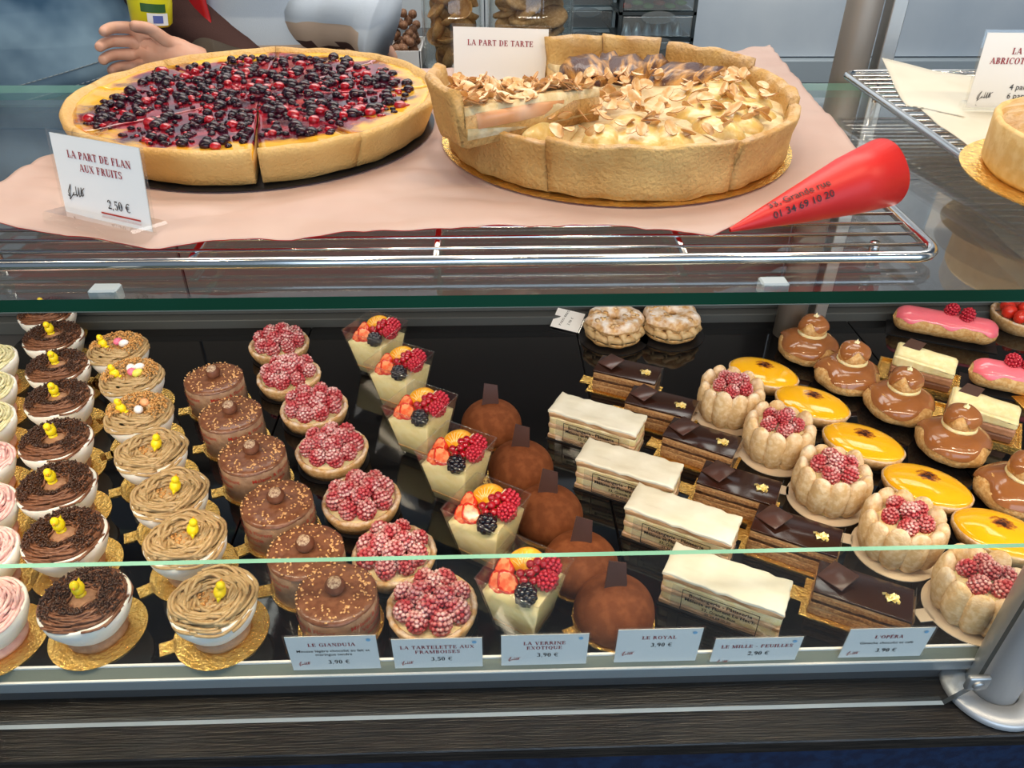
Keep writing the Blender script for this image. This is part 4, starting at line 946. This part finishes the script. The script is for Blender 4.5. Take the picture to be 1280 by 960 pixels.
for i, (px, py, sd) in enumerate(rl):
    q = at(px, py, .018); lb_ = 'two-tier choux bun glazed with caramel, ' + od(i, 5); a = RND.uniform(-.4, .4)
    if sd in protos: dup(protos[sd], (q.x, q.y, .0001), a, lb_)
    else: protos[sd] = religieuse(lb_, (q.x, q.y, .0001), a, 'caramel religieuses', sd)
row(trio, [(1232, 505), (1158, 446)], .032, 'three-chocolate mousse bar on a gold tray, %s', 'three-chocolate bars', R(-32), .02)
q = at(1183, 400, .025); eclair('pink-iced eclair with two raspberries, whole, at the back right', (q.x, q.y, .0003), R(-25), 'pink eclairs', [(.003, .003), (.021, -.004)])
q = at(1288, 470, .025); eclair('pink-iced eclair with a raspberry, cut by the right picture edge', (q.x, q.y, .0003), R(-25), 'pink eclairs', [(-.022, .002), (-.004, 0)])
q = at(768, 404, .022); ringcake('powdered cream ring cake beside the tiny tilted card', (q.x, q.y, .0001), 0, 'cream ring cakes', 1)
q = at(839, 399, .022); ringcake('powdered cream ring cake, right one of the pair', (q.x, q.y, .0001), 1, 'cream ring cakes', 4)
q = at(1280, 392, .018); t = thing('strawberry_tartlet', 'strawberry tartlet half out of view at the back right', 'tartlet', (q.x, q.y, .0001)); shell(t, .040, .018)
for k in range(8):
    a = 2 * pi * k / 8; o = ob('strawberry_half', xf(ico(2), TR(s=(.0105, .0085, .010))), 'straw', t); o.location = (.021 * cos(a), .021 * sin(a), .021); o.rotation_euler = (0, R(-25), a)
ob('strawberry_half', xf(ico(2), TR(0, 0, .027, s=(.0105, .0085, .010))), 'straw', t)
q = at(1290, 500, .01); t = tag(ob('gold_card_edge', boxb(-.03, .03, -.02, .02, 0, .002), 'gold', None, False), 'gold card strip at the right picture edge', 'card'); t.location = (q.x + .02, q.y, .0002)

# ================================================================== THE TWO BIG TARTS
def wedge(prof, a0, a1, n, seed, amp, sc, closed=True):
    """closed profile [(r,z)...] swept from a0 to a1 with end caps"""
    v, f = [], []; m = len(prof)
    for i in range(n + 1):
        a = a0 + (a1 - a0) * i / n
        for r, z in prof: v.append(V((r * cos(a), r * sin(a), z)))
    for i in range(n):
        for k in range(m if closed else m - 1):
            k2 = (k + 1) % m; f.append([i * m + k, (i + 1) * m + k, (i + 1) * m + k2, i * m + k2])
    if closed: f.append(list(range(m))); f.append(list(range(n * m, n * m + m))[::-1])
    return disp((v, [q[::-1] for q in f]), amp, sc, seed)
def dens(prof, k):
    out = []
    for (a, b), (c, d) in zip(prof, prof[1:] + prof[:1]):
        for j in range(k): out.append((a + (c - a) * j / k, b + (d - b) * j / k))
    return out
FC = (-.175, .622)
flan = thing('berry_flan', 'large sliced yellow flan covered in glossy dark berries', 'tart', (FC[0], FC[1], RZ(FC[1]) + .0062)); flan.rotation_euler = (RA, 0, 0)
ob('tart_board', lathe([(0, 0), (.133, 0), (.134, .0009), (0, .0009)], 72), 'cardblk', flan, False)
cuts = [R(a) for a in (-78, -48, 8, 52, 96, 138, 172, 222)]; cuts.append(cuts[0] + 2 * pi)
BR = 0.1375; rn = random.Random(3)
BM = [mesh_only(disp(ico(2, .0036), .0006, 200, 1), 'blueb'), mesh_only(disp(ico(2, .0044), .0008, 160, 2), 'blueb'), ME['redc']]
nb = 0
for k in range(8):
    g0 = .004 if k in (0,) else .0005; a0, a1 = cuts[k] + g0 / .12 * .5, cuts[k + 1] - (.004 if k == 7 else .0005) / .12 * .5; n = max(6, int((a1 - a0) * 24))
    prof = dens([(.010, .001), (.120, .001), (.1285, .003), (.1335, .014), (BR, .0235), (BR, .0262), (BR - .0022, .0282), (.1325, .0275), (.1275, .0225), (.1265, .0215), (.010, .0205)], 2)
    sl = ob('slice', wedge(prof, a0, a1, n, 3, .0016, 45), 'crust', flan)
    top = [(.004, .0232), (.03, .0236), (.06, .0236), (.09, .0237), (.112, .0239), (.124, .0240), (.1300, .0250), (.131, .0235), (.131, .019), (.004, .019)]
    ob('berry_filling', wedge(dens(top, 2), a0, a1, n, 4, .0012, 60), 'flan', sl)
    for j in range(int((a1 - a0) / (2 * pi) * 290)):
        a = rn.uniform(a0 + .03, a1 - .03); r = .122 * sqrt(rn.uniform(.004, 1)); z = .0250
        edge = noise.noise(V((cos(a) * 2.5, sin(a) * 2.5, 3))) * .028
        if r > .115 + edge: continue
        m_ = BM[rn.choice([0, 0, 1, 1, 2])]; inst_raw(m_, 'berry', sl, (r * cos(a), r * sin(a), z), (0, 0, rn.uniform(0, 6)), V((1, 1, .75)) * rn.uniform(.75, 1.15)); nb += 1
    g = G()
    for j in range(int((a1 - a0) / (2 * pi) * 900)):
        a = rn.uniform(a0 + .02, a1 - .02); r = .124 * sqrt(rn.uniform(.002, 1)); edge = noise.noise(V((cos(a) * 2.5, sin(a) * 2.5, 3))) * .028
        if r > .117 + edge: continue
        g.add(ico(1), TR(r * cos(a), r * sin(a), .0243, 0, 0, 0, V((1, 1, .6)) * rn.uniform(.0016, .0036)), rn.choice([0, 0, 0, 1]))
    g.obj('small_berries', ['blueb', 'redc'], sl, kind='stuff')
TC = (.0975, .590)
tart = thing('pear_almond_tart', 'large sliced pear tart with almond flakes and a tall crust', 'tart', (TC[0], TC[1], RZ(TC[1]) + .0062)); tart.rotation_euler = (RA, 0, 0)
ob('tart_board', lathe([(0, 0), (.1300, 0), (.1310, .0010), (0, .0010)], 72), 'gold', tart, False)
TR_ = .1300
cuts = [R(a) for a in (-118, -62, -14, 25, 64, 88, 111, 186)]; cuts.append(cuts[0] + 2 * pi)
fl = box(.0001, .0001, .0001)
def flake_mesh(s):
    v, f = [], []; n = 12
    for zz in (0, .0007):
        for k in range(n): a = 2 * pi * k / n; v.append(V((.0078 * cos(a) * (1 - .12 * sin(a)), .0050 * sin(a), zz + .0022 * s * cos(a) ** 2)))
    f = [list(range(n))[::-1], list(range(n, 2 * n))] + [[k, (k + 1) % n, n + (k + 1) % n, n + k] for k in range(n)]
    g = G(); g.v = v; g.f = f; g.m = [0, 0] + [1] * n; return g
FM = [mesh_only(None, ['almond', 'almskin'], False, gm=flake_mesh(s)) for s in (.2, 1, -.8)]
def flakes(parent, n, a0, a1, r0, r1, zf, rn):
    for j in range(n):
        a = rn.uniform(a0, a1); r = sqrt(rn.uniform(r0 ** 2, r1 ** 2)); x, y = r * cos(a), r * sin(a)
        inst_raw(rn.choice(FM), 'almond_flake', parent, (x, y, zf(x, y) + rn.uniform(0.0006, .004)), (rn.uniform(-.8, .8), rn.uniform(-.8, .8), rn.uniform(0, 6)), rn.uniform(.6, .92))
def ztop(x, y): r = hypot(x, y); return .0300 + .0045 * noise.noise(V((x * 40, y * 40, 1)))
rn = random.Random(11)
rimh = [.0370, .0350, .0380, .0440, .0460, .0465, .0420, .0350]
for k in (0, 1, 2, 3, 4, 5, 7):
    gp = [.0014, .0022, .0014, .0014, .008, .0014, .0014, .0014]; a0, a1 = cuts[k] + gp[k] / .13 / 2, cuts[k + 1] - gp[(k + 1) % 8] / .13 / 2; n = max(6, int((a1 - a0) * 26)); hh = rimh[k]
    prof = dens([(.010, .0012), (.122, .0012), (.1262, .003), (.1270, hh * .5), (TR_ - .0005, hh * .85), (TR_, hh), (TR_ - .0035, hh + .0010), (TR_ - .0075, hh - .0015), (TR_ - .009, .022), (.010, .021)], 3)
    sl = ob('slice', wedge(prof, a0, a1, n, 8 + k, .0020, 55), 'crustd', tart)
    top = [(.004, .0275), (.04, .0285), (.08, .0285), (.105, .028), (.1185, .0275), (.1215, .025), (.1215, .016), (.004, .016)]
    ob('custard_filling', wedge(dens(top, 3), a0, a1, n, 4, .0045, 45), 'tcust', sl)
    am = (a0 + a1) / 2
    brown = k in (3, 4, 5)
    for rr, s_, da in ((.078, 1.0, 0), (.095, .6, .24), (.092, .6, -.24)):
        if brown and s_ < 1 and da > 0: continue
        P = ico(3); v = []
        for p in P[0]:
            fan = .0013 * sin(p.y * 16) * max(0, p.z) * (1 if brown else .35); tp = 1 - .32 * max(0, -p.x)
            v.append(V((p.x * .036, p.y * .0235 * tp, max(0, p.z) * .0125 + fan)))
        o = ob('pear_half', disp((v, P[1]), .0007, 60, k), 'burnt' if brown else 'apple', sl); o.location = (rr * cos(am + da), rr * sin(am + da), .0255); o.rotation_euler = (0, 0, am + da); o.scale = (s_, s_, 1.25 if brown else 1)
        if brown: tag(o, 'browned pear half')
    if not brown: flakes(sl, {0: 44, 1: 30, 2: 26, 6: 14, 7: 34}.get(k, 10), a0, a1, .01, .112, lambda x, y: ztop(x, y) + .0065, rn)
    else: flakes(sl, 8, a0, a1, .01, .05, lambda x, y: ztop(x, y) + .004, rn)
# lifted slice lying on the left of the tart
px_ = at(752, 158, .372)
sl2 = thing('tart_slice', 'thick slice of almond tart laid on top of the pear tart', 'tart slice', (px_.x + .002, px_.y + .006, RZ(px_.y) + .0365)); sl2.rotation_euler = (RA, R(2), R(188))
a0, a1 = R(-24), R(24)
prof = dens([(.004, 0), (.108, 0), (.114, .002), (.1165, .018), (.1195, .034), (.1170, .0365), (.112, .034), (.1095, .019), (.004, .016)], 3)
o = ob('crust', wedge(prof, a0, a1, 14, 5, .0018, 60), 'crustd', sl2)
ob('custard_filling', wedge(dens([(.004, .005), (.1085, .005), (.1105, .0225), (.06, .0235), (.004, .021)], 4), a0 - .004, a1 + .004, 14, 2, .0024, 90), 'tcust', sl2)
ob('fruit_layer', wedge(dens([(.035, .010), (.100, .010), (.103, .019), (.035, .018)], 2), a0 - .016, a1 + .016, 12, 2, .0030, 90), 'peach', sl2) if 'peach' in MT else None
flakes(sl2, 150, a0, a1, .010, .103, lambda x, y: .0222, random.Random(4))
# apricot tart on the right rack
q = at(1238, 226, .345); ac = (q.x + .080, q.y + .0)
apt = thing('apricot_tart', 'smooth tall-sided powdered tart on a round board at the right edge', 'tart', (ac[0], ac[1], RZ(ac[1]) + .0072)); apt.rotation_euler = (RA, 0, 0)
ob('tart_board', lathe([(0, 0), (.090, 0), (.091, .0016), (0, .0016)], 64), 'gold', apt, False)
MT['aptc'] = mat('smooth_crust', (.66, .42, .15), .6, (.74, .52, .23), 40, bump=.2, bs=160)
ob('crust', disp(lathe([(0, .002), (.075, .002), (.078, .006), (.0795, .033), (.078, .0355), (.074, .034), (.071, .030), (0, .030)], 72), .0008, 40), 'aptc', apt)
ob('crumble_top', disp(lathe([(.0755, .0335), (.073, .037), (.062, .0405), (.045, .0425), (.02, .043), (0, .043)], 96), .0035, 90, 2), 'crustd', apt)

# ================================================================== BACKGROUND: JARS, TRAY, DRAWERS
def jar(label, x, y, r, h):
    t = thing('glass_jar', label, 'jar', (x, y, ZC)); ob('glass_wall', lathe([(0, .0005), (r - .004, .0005), (r, .006), (r, h), (r - .003, h), (r - .003, .008), (r - .006, .005), (0, .005)], 40), 'glass', t)
    ob('lid', lathe([(0, h + .012), (r * .9, h + .012), (r + .002, h + .006), (r + .002, h - .004), (r - .002, h - .004)], 40), 'gold', t); return t
jar('narrow clear jar of cup-shaped shell biscuits, left of the wide jar', -.062, 1.615, .058, .24)
jar('wide clear jar of round flat cookies behind the tart card', .087, 1.60, .082, .26)
rn = random.Random(2)
CK = mesh_only(disp(lathe([(0, 0), (.026, 0), (.0295, .003), (.028, .0085), (.018, .011), (0, .0115)], 24), .0014, 90), 'cookie')
SHL = mesh_only(disp(lathe([(0, 0), (.012, .001), (.020, .006), (.0235, .013), (.0215, .013), (.018, .008), (.011, .003), (0, .002)], 20), .0012, 90), 'chip')
def heap(me, name, lab, cat, grp, cx, cy, R_, rs, nlay, per, dz, z0, tilt):
    for i in range(nlay):
        for k in range(per):
            a = 2 * pi * (k + .5 * (i % 2)) / per + rn.uniform(-.2, .2); q = R_ - rs if k < per - 1 or per < 5 else rn.uniform(0, .01)
            o = bpy.data.objects.new(name, me); C.objects.link(o); o.location = (cx + q * cos(a), cy + q * sin(a), z0 + i * dz + rn.uniform(0, .004)); o.rotation_euler = (rn.uniform(-tilt, tilt), rn.uniform(-tilt, tilt), rn.uniform(0, 6)); tag(o, lab, cat, grp)
heap(CK, 'cookie', 'round browned cookie piled inside the wide glass jar', 'cookie', 'cookies in the wide jar', .087, 1.60, .076, .034, 10, 6, .0175, ZC + .018, .75)
heap(SHL, 'shell_biscuit', 'golden cup-shaped biscuit inside the narrow glass jar', 'biscuit', 'shell biscuits in the narrow jar', -.062, 1.615, .052, .026, 11, 4, .017, ZC + .014, 1.2)
tr = thing('white_tray', 'white rectangular tray heaped with brown nuts, left of the jars', 'tray', (-.225, 1.66, ZC))
g = G().add(boxb(-.13, .10, -.075, .075, .0005, .004)); [g.add(boxb(*q)) for q in ((-.13, .10, -.077, -.073, .0005, .034), (-.13, .10, .073, .077, .0005, .034), (-.132, -.128, -.077, .077, .0005, .034), (.098, .102, -.077, .077, .0005, .034))]
g.obj('tray_body', 'white', tr, False)
NM = mesh_only(disp(ico(2, .0088), .0012, 120), 'truf')
for i in range(240):
    x, y = rn.uniform(-.118, .088), rn.uniform(-.062, .062); z = .014 + rn.random() * .085 * max(0, 1 - abs(y) / .085)
    o = bpy.data.objects.new('nut', NM); C.objects.link(o); o.location = (-.225 + x, 1.66 + y, ZC + z); tag(o, 'small brown nut in the heap on the white tray', 'nut', 'nuts on the white tray')
def tower(label, x0, x1, y0, y1, fm, n, hh, rz=0):
    t = thing('drawer_tower', label, 'drawer unit', (x0, y0, ZC), rz); W_, D_ = x1 - x0, y1 - y0; H_ = n * hh + .008
    g = G().add(boxb(0, W_, 0, D_, .0005, .005)).add(boxb(0, W_, 0, D_, H_, H_ + .008)).add(boxb(0, W_, D_ - .004, D_, 0, H_))
    for k in range(n): g.add(boxb(0, W_, 0, D_, .005 + k * hh - .003, .005 + k * hh + .003))
    for x in (0, W_ - .006): g.add(boxb(x, x + .006, 0, .012, 0, H_)).add(boxb(x, x + .006, D_ - .012, D_, 0, H_))
    g.obj('frame', fm, t, False)
    for k in range(n):
        z = .005 + k * hh; d = ob('drawer', boxb(.007, W_ - .007, -.002, .001, z + .006, z + hh - .005, .001), 'dfront', t, False)
        ob('drawer_side', boxb(W_ - .004, W_ - .002, .012, D_ - .012, z + .006, z + hh - .006), 'dfront', t, False)
        ob('finger_grip', xf(lathe([(0, 0), (W_ * .22, 0), (W_ * .22, .002), (0, .002)], 24), TR(W_ / 2, -.003, z + hh - .006, rx=pi / 2, s=(1, .35, 1))), 'dfront', d, False)
    return t
tower('pale grey drawer tower half hidden behind the wide jar', .150, .268, 1.72, 1.87, 'lframe', 6, .042)
tower('dark-framed drawer tower with smoky clear drawers of decorations', .257, .405, 1.60, 1.84, 'dframe', 5, .046)
for i in range(6):
    o = ob('piping_nozzle', lathe([(.011, 0), (.0035, .022), (0, .022)], 12), 'silver', None); o.location = (.275 + i * .020, 1.615, ZC + .0575); tag(o, 'small steel piping nozzle in the second smoky drawer', 'nozzle', 'piping nozzles in the drawer')
for i in range(12):
    gm_ = 'gtoy' if i % 3 else 'rtoy'; o = ob('sugar_decoration', xf(ico(1), TR(s=(.012, .006, .005))), gm_, None); o.location = (.272 + (i % 6) * .021, 1.615 + .014 * (i // 6), ZC + .1075 + .006 * (i % 2)); tag(o, ('green' if i % 3 else 'red') + ' sugar decoration in the upper smoky drawer', 'decoration', 'sugar decorations, ' + ('green' if i % 3 else 'red'))

# ================================================================== FIGURES BEHIND THE COUNTER
def skinfig(name, J, E_, mat_, parent, root=0, sub=2):
    me = bpy.data.meshes.new(name); me.from_pydata([tuple(j[0]) for j in J], E_, []); o = bpy.data.objects.new(name, me); C.objects.link(o)
    o.modifiers.new('skin', 'SKIN').use_smooth_shade = True; sm = o.modifiers.new('sub', 'SUBSURF'); sm.levels = sub; sm.render_levels = sub
    if not me.skin_vertices:
        bpy.context.view_layer.objects.active = o
        me.attributes.new  # skin layer is made by the modifier
    for i, (p, r) in enumerate(J):
        sv_ = me.skin_vertices[0].data[i]; sv_.radius = (r, r) if isinstance(r, float) else r; sv_.use_root = (i == root)
    me.materials.append(MT[mat_]); o.parent = parent; return o
def hand(J, E_, wi, wrist, d, up, s=1.0, curl=.5, side=1):
    """palm and five fingers from the wrist joint; d = pointing direction, up = knuckle-row direction (little finger to index)"""
    d = d.normalized(); up = (up - d * up.dot(d)).normalized(); n = d.cross(up) * side
    def add(p, r, par): J.append((p, r * s)); E_.append((par, len(J) - 1)); return len(J) - 1
    pm = add(wrist + d * .045 * s, (.021), wi)
    for k, (o_, L_) in enumerate(((.030, .066), (.010, .074), (-.010, .068), (-.029, .052))):
        b = add(wrist + d * .082 * s + up * o_ * s, .0100, pm); dd = d
        for j, f_ in enumerate((.45, .32, .23)):
            dd = (dd * cos(curl * (.8 + .5 * j)) + n * sin(curl * (.8 + .5 * j))).normalized(); b = add(J[b][0] + dd * L_ * f_ * s, .0088 - .0008 * j, b)
    t0 = add(wrist + d * .030 * s + up * .026 * s + n * .010, .0115, pm); t1 = add(J[t0][0] + (d * .6 + up * .55 + n * .5).normalized() * .034 * s, .0098, t0); add(J[t1][0] + (d * .8 + up * .1 + n * .7).normalized() * .030 * s, .0086, t1)
def figure(label, px0, py0, face, H, armL, armR, handL, handR, parts):
    """arms: lists of points shoulder->elbow->wrist in world"""
    t = thing('person', label, 'person', (px0, py0, Z_FL)); o3 = V((px0, py0, Z_FL)); sx = V((cos(face), sin(face), 0)); fw = V((sin(face), -cos(face), 0))
    J, E_ = [], []
    def a(p, r, par=None): J.append((p, r)); (E_.append((par, len(J) - 1)) if par is not None else None); return len(J) - 1
    pv = a(V((0, 0, .52 * H)), .105); wa = a(V((0, 0, .60 * H)), .098, pv); ch = a(V((0, 0, .73 * H)), .115, wa); nk = a(V((0, 0, .835 * H)), .048, ch); hd0 = a(V((0, 0, .875 * H)) + fw * .012, .062, nk); hd = a(V((0, 0, .925 * H)) + fw * .015, .082, hd0); a(V((0, 0, .97 * H)) + fw * .008, .060, hd)
    for s_ in (-1, 1):
        hip = a(V((0, 0, .49 * H)) + sx * .085 * s_, .080, pv); kn = a(V((0, 0, .28 * H)) + sx * .09 * s_ + fw * .01, .052, hip); an = a(V((0, 0, .045 * H)) + sx * .09 * s_, .036, kn); a(V((0, 0, .022)) + sx * .095 * s_ + fw * .14, .026, an)
    for arm, s_, hh in ((armR, -1, handR), (armL, 1, handL)):
        sh_ = a(V((0, 0, .79 * H)) + sx * .165 * s_, .050, ch); el = a(arm[0] - o3, .038, sh_); wr = a(arm[1] - o3, .026, el); hand(J, E_, wr, arm[1] - o3, hh[0], hh[1], .95, hh[2], hh[3])
    b = skinfig('body', J, E_, 'skin', t)
    # hair and face (above the frame)
    ob('hair', xf(disp(ico(3, .098), .008, 14), TR(*(V((0, 0, .945 * H)) - fw * .014))), 'hair', t)
    hp = V((0, 0, .925 * H)) + fw * .095
    for s_ in (-1, 1): ob('eye', xf(ico(2, .010), TR(*(hp + sx * .030 * s_ + V((0, 0, .012))))), 'white', t)
    ob('nose', xf(lathe([(.012, 0), (.006, .030), (0, .034)], 12), TR(*(hp + V((0, 0, -.014)) + fw * .004))), 'skin', t); ob('mouth', xf(ico(2), TR(*(hp + V((0, 0, -.036)) - fw * .006), s=(.024, .008, .006))), 'apron', t)
    # trousers as a looser shell
    J2 = [(J[pv][0], .118)]; E2 = []
    for s_ in (-1, 1):
        n0 = len(J2); J2 += [(V((0, 0, .48 * H)) + sx * .088 * s_, .094), (V((0, 0, .28 * H)) + sx * .09 * s_ + fw * .01, .068), (V((0, 0, .05 * H)) + sx * .09 * s_, .054)]; E2 += [(0, n0), (n0, n0 + 1), (n0 + 1, n0 + 2)]
    skinfig('trousers', J2, E2, 'trouser', t); return t, o3, sx, fw, H
# person in the striped jumper, holding a yellow bottle
wr = atY(238, 78, 1.22); el = atY(322, 100, 1.30) + V((0, 0, -.01)); wr2 = atY(450, 24, 1.27); el2 = atY(392, 24, 1.33)
P2, o3, sx, fw, H2 = figure('person in a striped jumper and red apron, holding a yellow bottle', -.353, 1.395, 0, 1.62, (el2, wr2), (el, wr), (V((-.25, .35, -1)), V((.3, .8, 0)), .35, 1), (V((-1, -.05, .28)), V((.25, -.1, 1)), .92, -1), None)
g = G(); ZJ = lambda z: z - Z_FL
prof = [(.150, .04), (.150, .12), (.146, .20), (.143, .244), (.143, .246), (.142, .284), (.142, .286), (.145, .40), (.150, .46), (.120, .515), (.06, .53)]
lz = lathe([(r, ZJ(z)) for r, z in prof], 48); lz = ([V((p.x * 1.0, p.y * .66, p.z)) for p in lz[0]], lz[1]); lz = disp(lz, .006, 12, 3)
for q_, mi in [(f, 0 if sum(lz[0][i].z for i in f) / len(f) > ZJ(.285) else 1 if sum(lz[0][i].z for i in f) / len(f) > ZJ(.245) else 2) for f in lz[1]]: g.f.append(q_); g.m.append(mi)
g.v = list(lz[0])
def sleeve(g, pts, rads, bands, n=20, seg=26):
    P = []; 
    for i in range(seg + 1):
        t_ = i / seg * (len(pts) - 1); k = min(int(t_), len(pts) - 2); u = t_ - k; P.append(pts[k].lerp(pts[k + 1], u))
    rf = lambda t_: rads[min(int(t_ * (len(rads) - 1)), len(rads) - 2)] * (1 - (t_ * (len(rads) - 1)) % 1) + rads[min(int(t_ * (len(rads) - 1)) + 1, len(rads) - 1)] * ((t_ * (len(rads) - 1)) % 1) if t_ < 1 else rads[-1]
    vf = disp(tube(P, rf, n), .004, 22, 5); o = len(g.v); g.v += vf[0]
    for i, q_ in enumerate(vf[1]): g.f.append([x + o for x in q_]); t_ = min(1, (i // n) / seg); g.m.append(bands(t_, sum(vf[0][x].z for x in q_) / len(q_) - P[min(seg, i // n)].z))
o3v = V((-.353, 1.395, Z_FL))
sleeve(g, [V((-.185, 1.39, .37)) - o3v, el2 - o3v, wr2 - o3v, wr2 - o3v + V((.035, -.01, -.012))], [.070, .060, .050, .042, .046, .058, .064], lambda t_, dz: 0 if t_ > .86 or dz > .004 else 1 if dz > -.030 else 2)
sleeve(g, [V((-.52, 1.395, .37)) - o3v, el - o3v, wr - o3v + (el - wr) * .12], [.068, .060, .052, .048, .042, .040], lambda t_, dz: 2 if t_ < .5 else 3)
g.obj('striped_jumper', ['knitw', 'knitb', 'knitd', 'cuff'], P2)
# red apron bib and straps over the jumper's left half
v, f = [], []; A0, A1, n_, m_ = R(178), R(246), 16, 14
for j in range(m_ + 1):
    for i in range(n_ + 1):
        a_ = A0 + (A1 - A0) * i / n_; z = -.15 + .58 * j / m_; rr = .158 + .03 * max(0, .1 - z); v.append(V((rr * cos(a_), rr * .70 * sin(a_), ZJ(z))))
for j in range(m_):
    for i in range(n_): q_ = j * (n_ + 1) + i; f.append([q_, q_ + 1, q_ + n_ + 2, q_ + n_ + 1])
ap = ob('red_apron', disp((v, f), .004, 20), 'apron', P2); so = ap.modifiers.new('thick', 'SOLIDIFY'); so.thickness = .003
bt_ = atY(190, 30, 1.235); bo = thing('yellow_bottle', 'yellow squeeze bottle with a blue and white label held in a hand', 'bottle', bt_)
ob('bottle_body', lathe([(0, 0), (.024, 0), (.028, .004), (.030, .03), (.029, .10), (.024, .125), (.012, .14), (.010, .16), (0, .16)], 32), 'yellowb', bo) if 'yellowb' in MT else ob('bottle_body', lathe([(0, 0), (.024, 0), (.028, .004), (.030, .03), (.029, .10), (.024, .125), (.012, .14), (.010, .16), (0, .16)], 32), 'bottle', bo)
def patch(r, a0, a1, z0, z1, m): 
    v = [V((r * cos(a0 + (a1 - a0) * i / 8), r * sin(a0 + (a1 - a0) * i / 8), z)) for z in (z0, z1) for i in range(9)]; return ob('label_patch', (v, [[i, i + 1, i + 10, i + 9] for i in range(8)]), m, bo)
patch(.0305, R(-80), R(-25), .004, .020, 'white'); patch(.0308, R(-66), R(-40), .007, .017, 'blue'); patch(.0305, R(-95), R(-30), .021, .032, 'green')
bo.rotation_euler = (0, R(8), 0)
# denim figure at far left, added in place of a jacket reflected in glass
hx = atY(30, 90, 1.42)
P1, o3, sx, fw, H1 = figure('added figure in a faded denim jacket, standing for a glass reflection at the left picture edge', hx.x - .0, 1.47, R(12), 1.74, (V((hx.x + .16, 1.56, .25)), V((hx.x + .06, 1.62, .12))), (V((hx.x - .30, 1.42, .25)), V((hx.x - .28, 1.36, .05))), (V((0, .2, -1)), V((1, 0, 0)), .3, 1), (V((0, -.2, -1)), V((0, 1, 0)), .3, 1), None)
jd = lathe([(.205, .0), (.212, .002), (.213, .018), (.212, .034), (.208, .038), (.207, .10), (.210, .20), (.215, .30), (.19, .40), (.13, .44), (.07, .45)], 64); jd = ([V((p.x, p.y * .62, p.z)) for p in jd[0]], jd[1])
J_ = ob('denim_jacket', disp(jd, .006, 9, 4), 'denim', P1); J_.location = (0, -.02, ZJ(.180)); J_.rotation_euler = (R(-2), R(-13), R(6)); so = J_.modifiers.new('thick', 'SOLIDIFY'); so.thickness = .004
g = G()
for row_ in (.007, .030):
    for k in range(150): a_ = 2 * pi * k / 150; g.add(box(.0075, .001, .0018), TR(.2155 * cos(a_), .2155 * .62 * sin(a_), row_, 0, 0, a_ + pi / 2))
g.obj('hem_stitching', 'stitch', J_, kind='stuff')
# arms of the jacket
g = G(); o1 = V((hx.x, 1.47, Z_FL))
for pts in ([o1 + sx * .19 + V((0, 0, .78 * H1)), V((hx.x + .16, 1.56, .25)), V((hx.x + .07, 1.61, .14))], [o1 - sx * .19 + V((0, 0, .78 * H1)), V((hx.x - .30, 1.42, .25)), V((hx.x - .28, 1.37, .08))]): sleeve(g, [p - o1 for p in pts], [.072, .062, .055, .05], lambda t_, dz: 0)
g.obj('denim_sleeves', 'denim', P1)
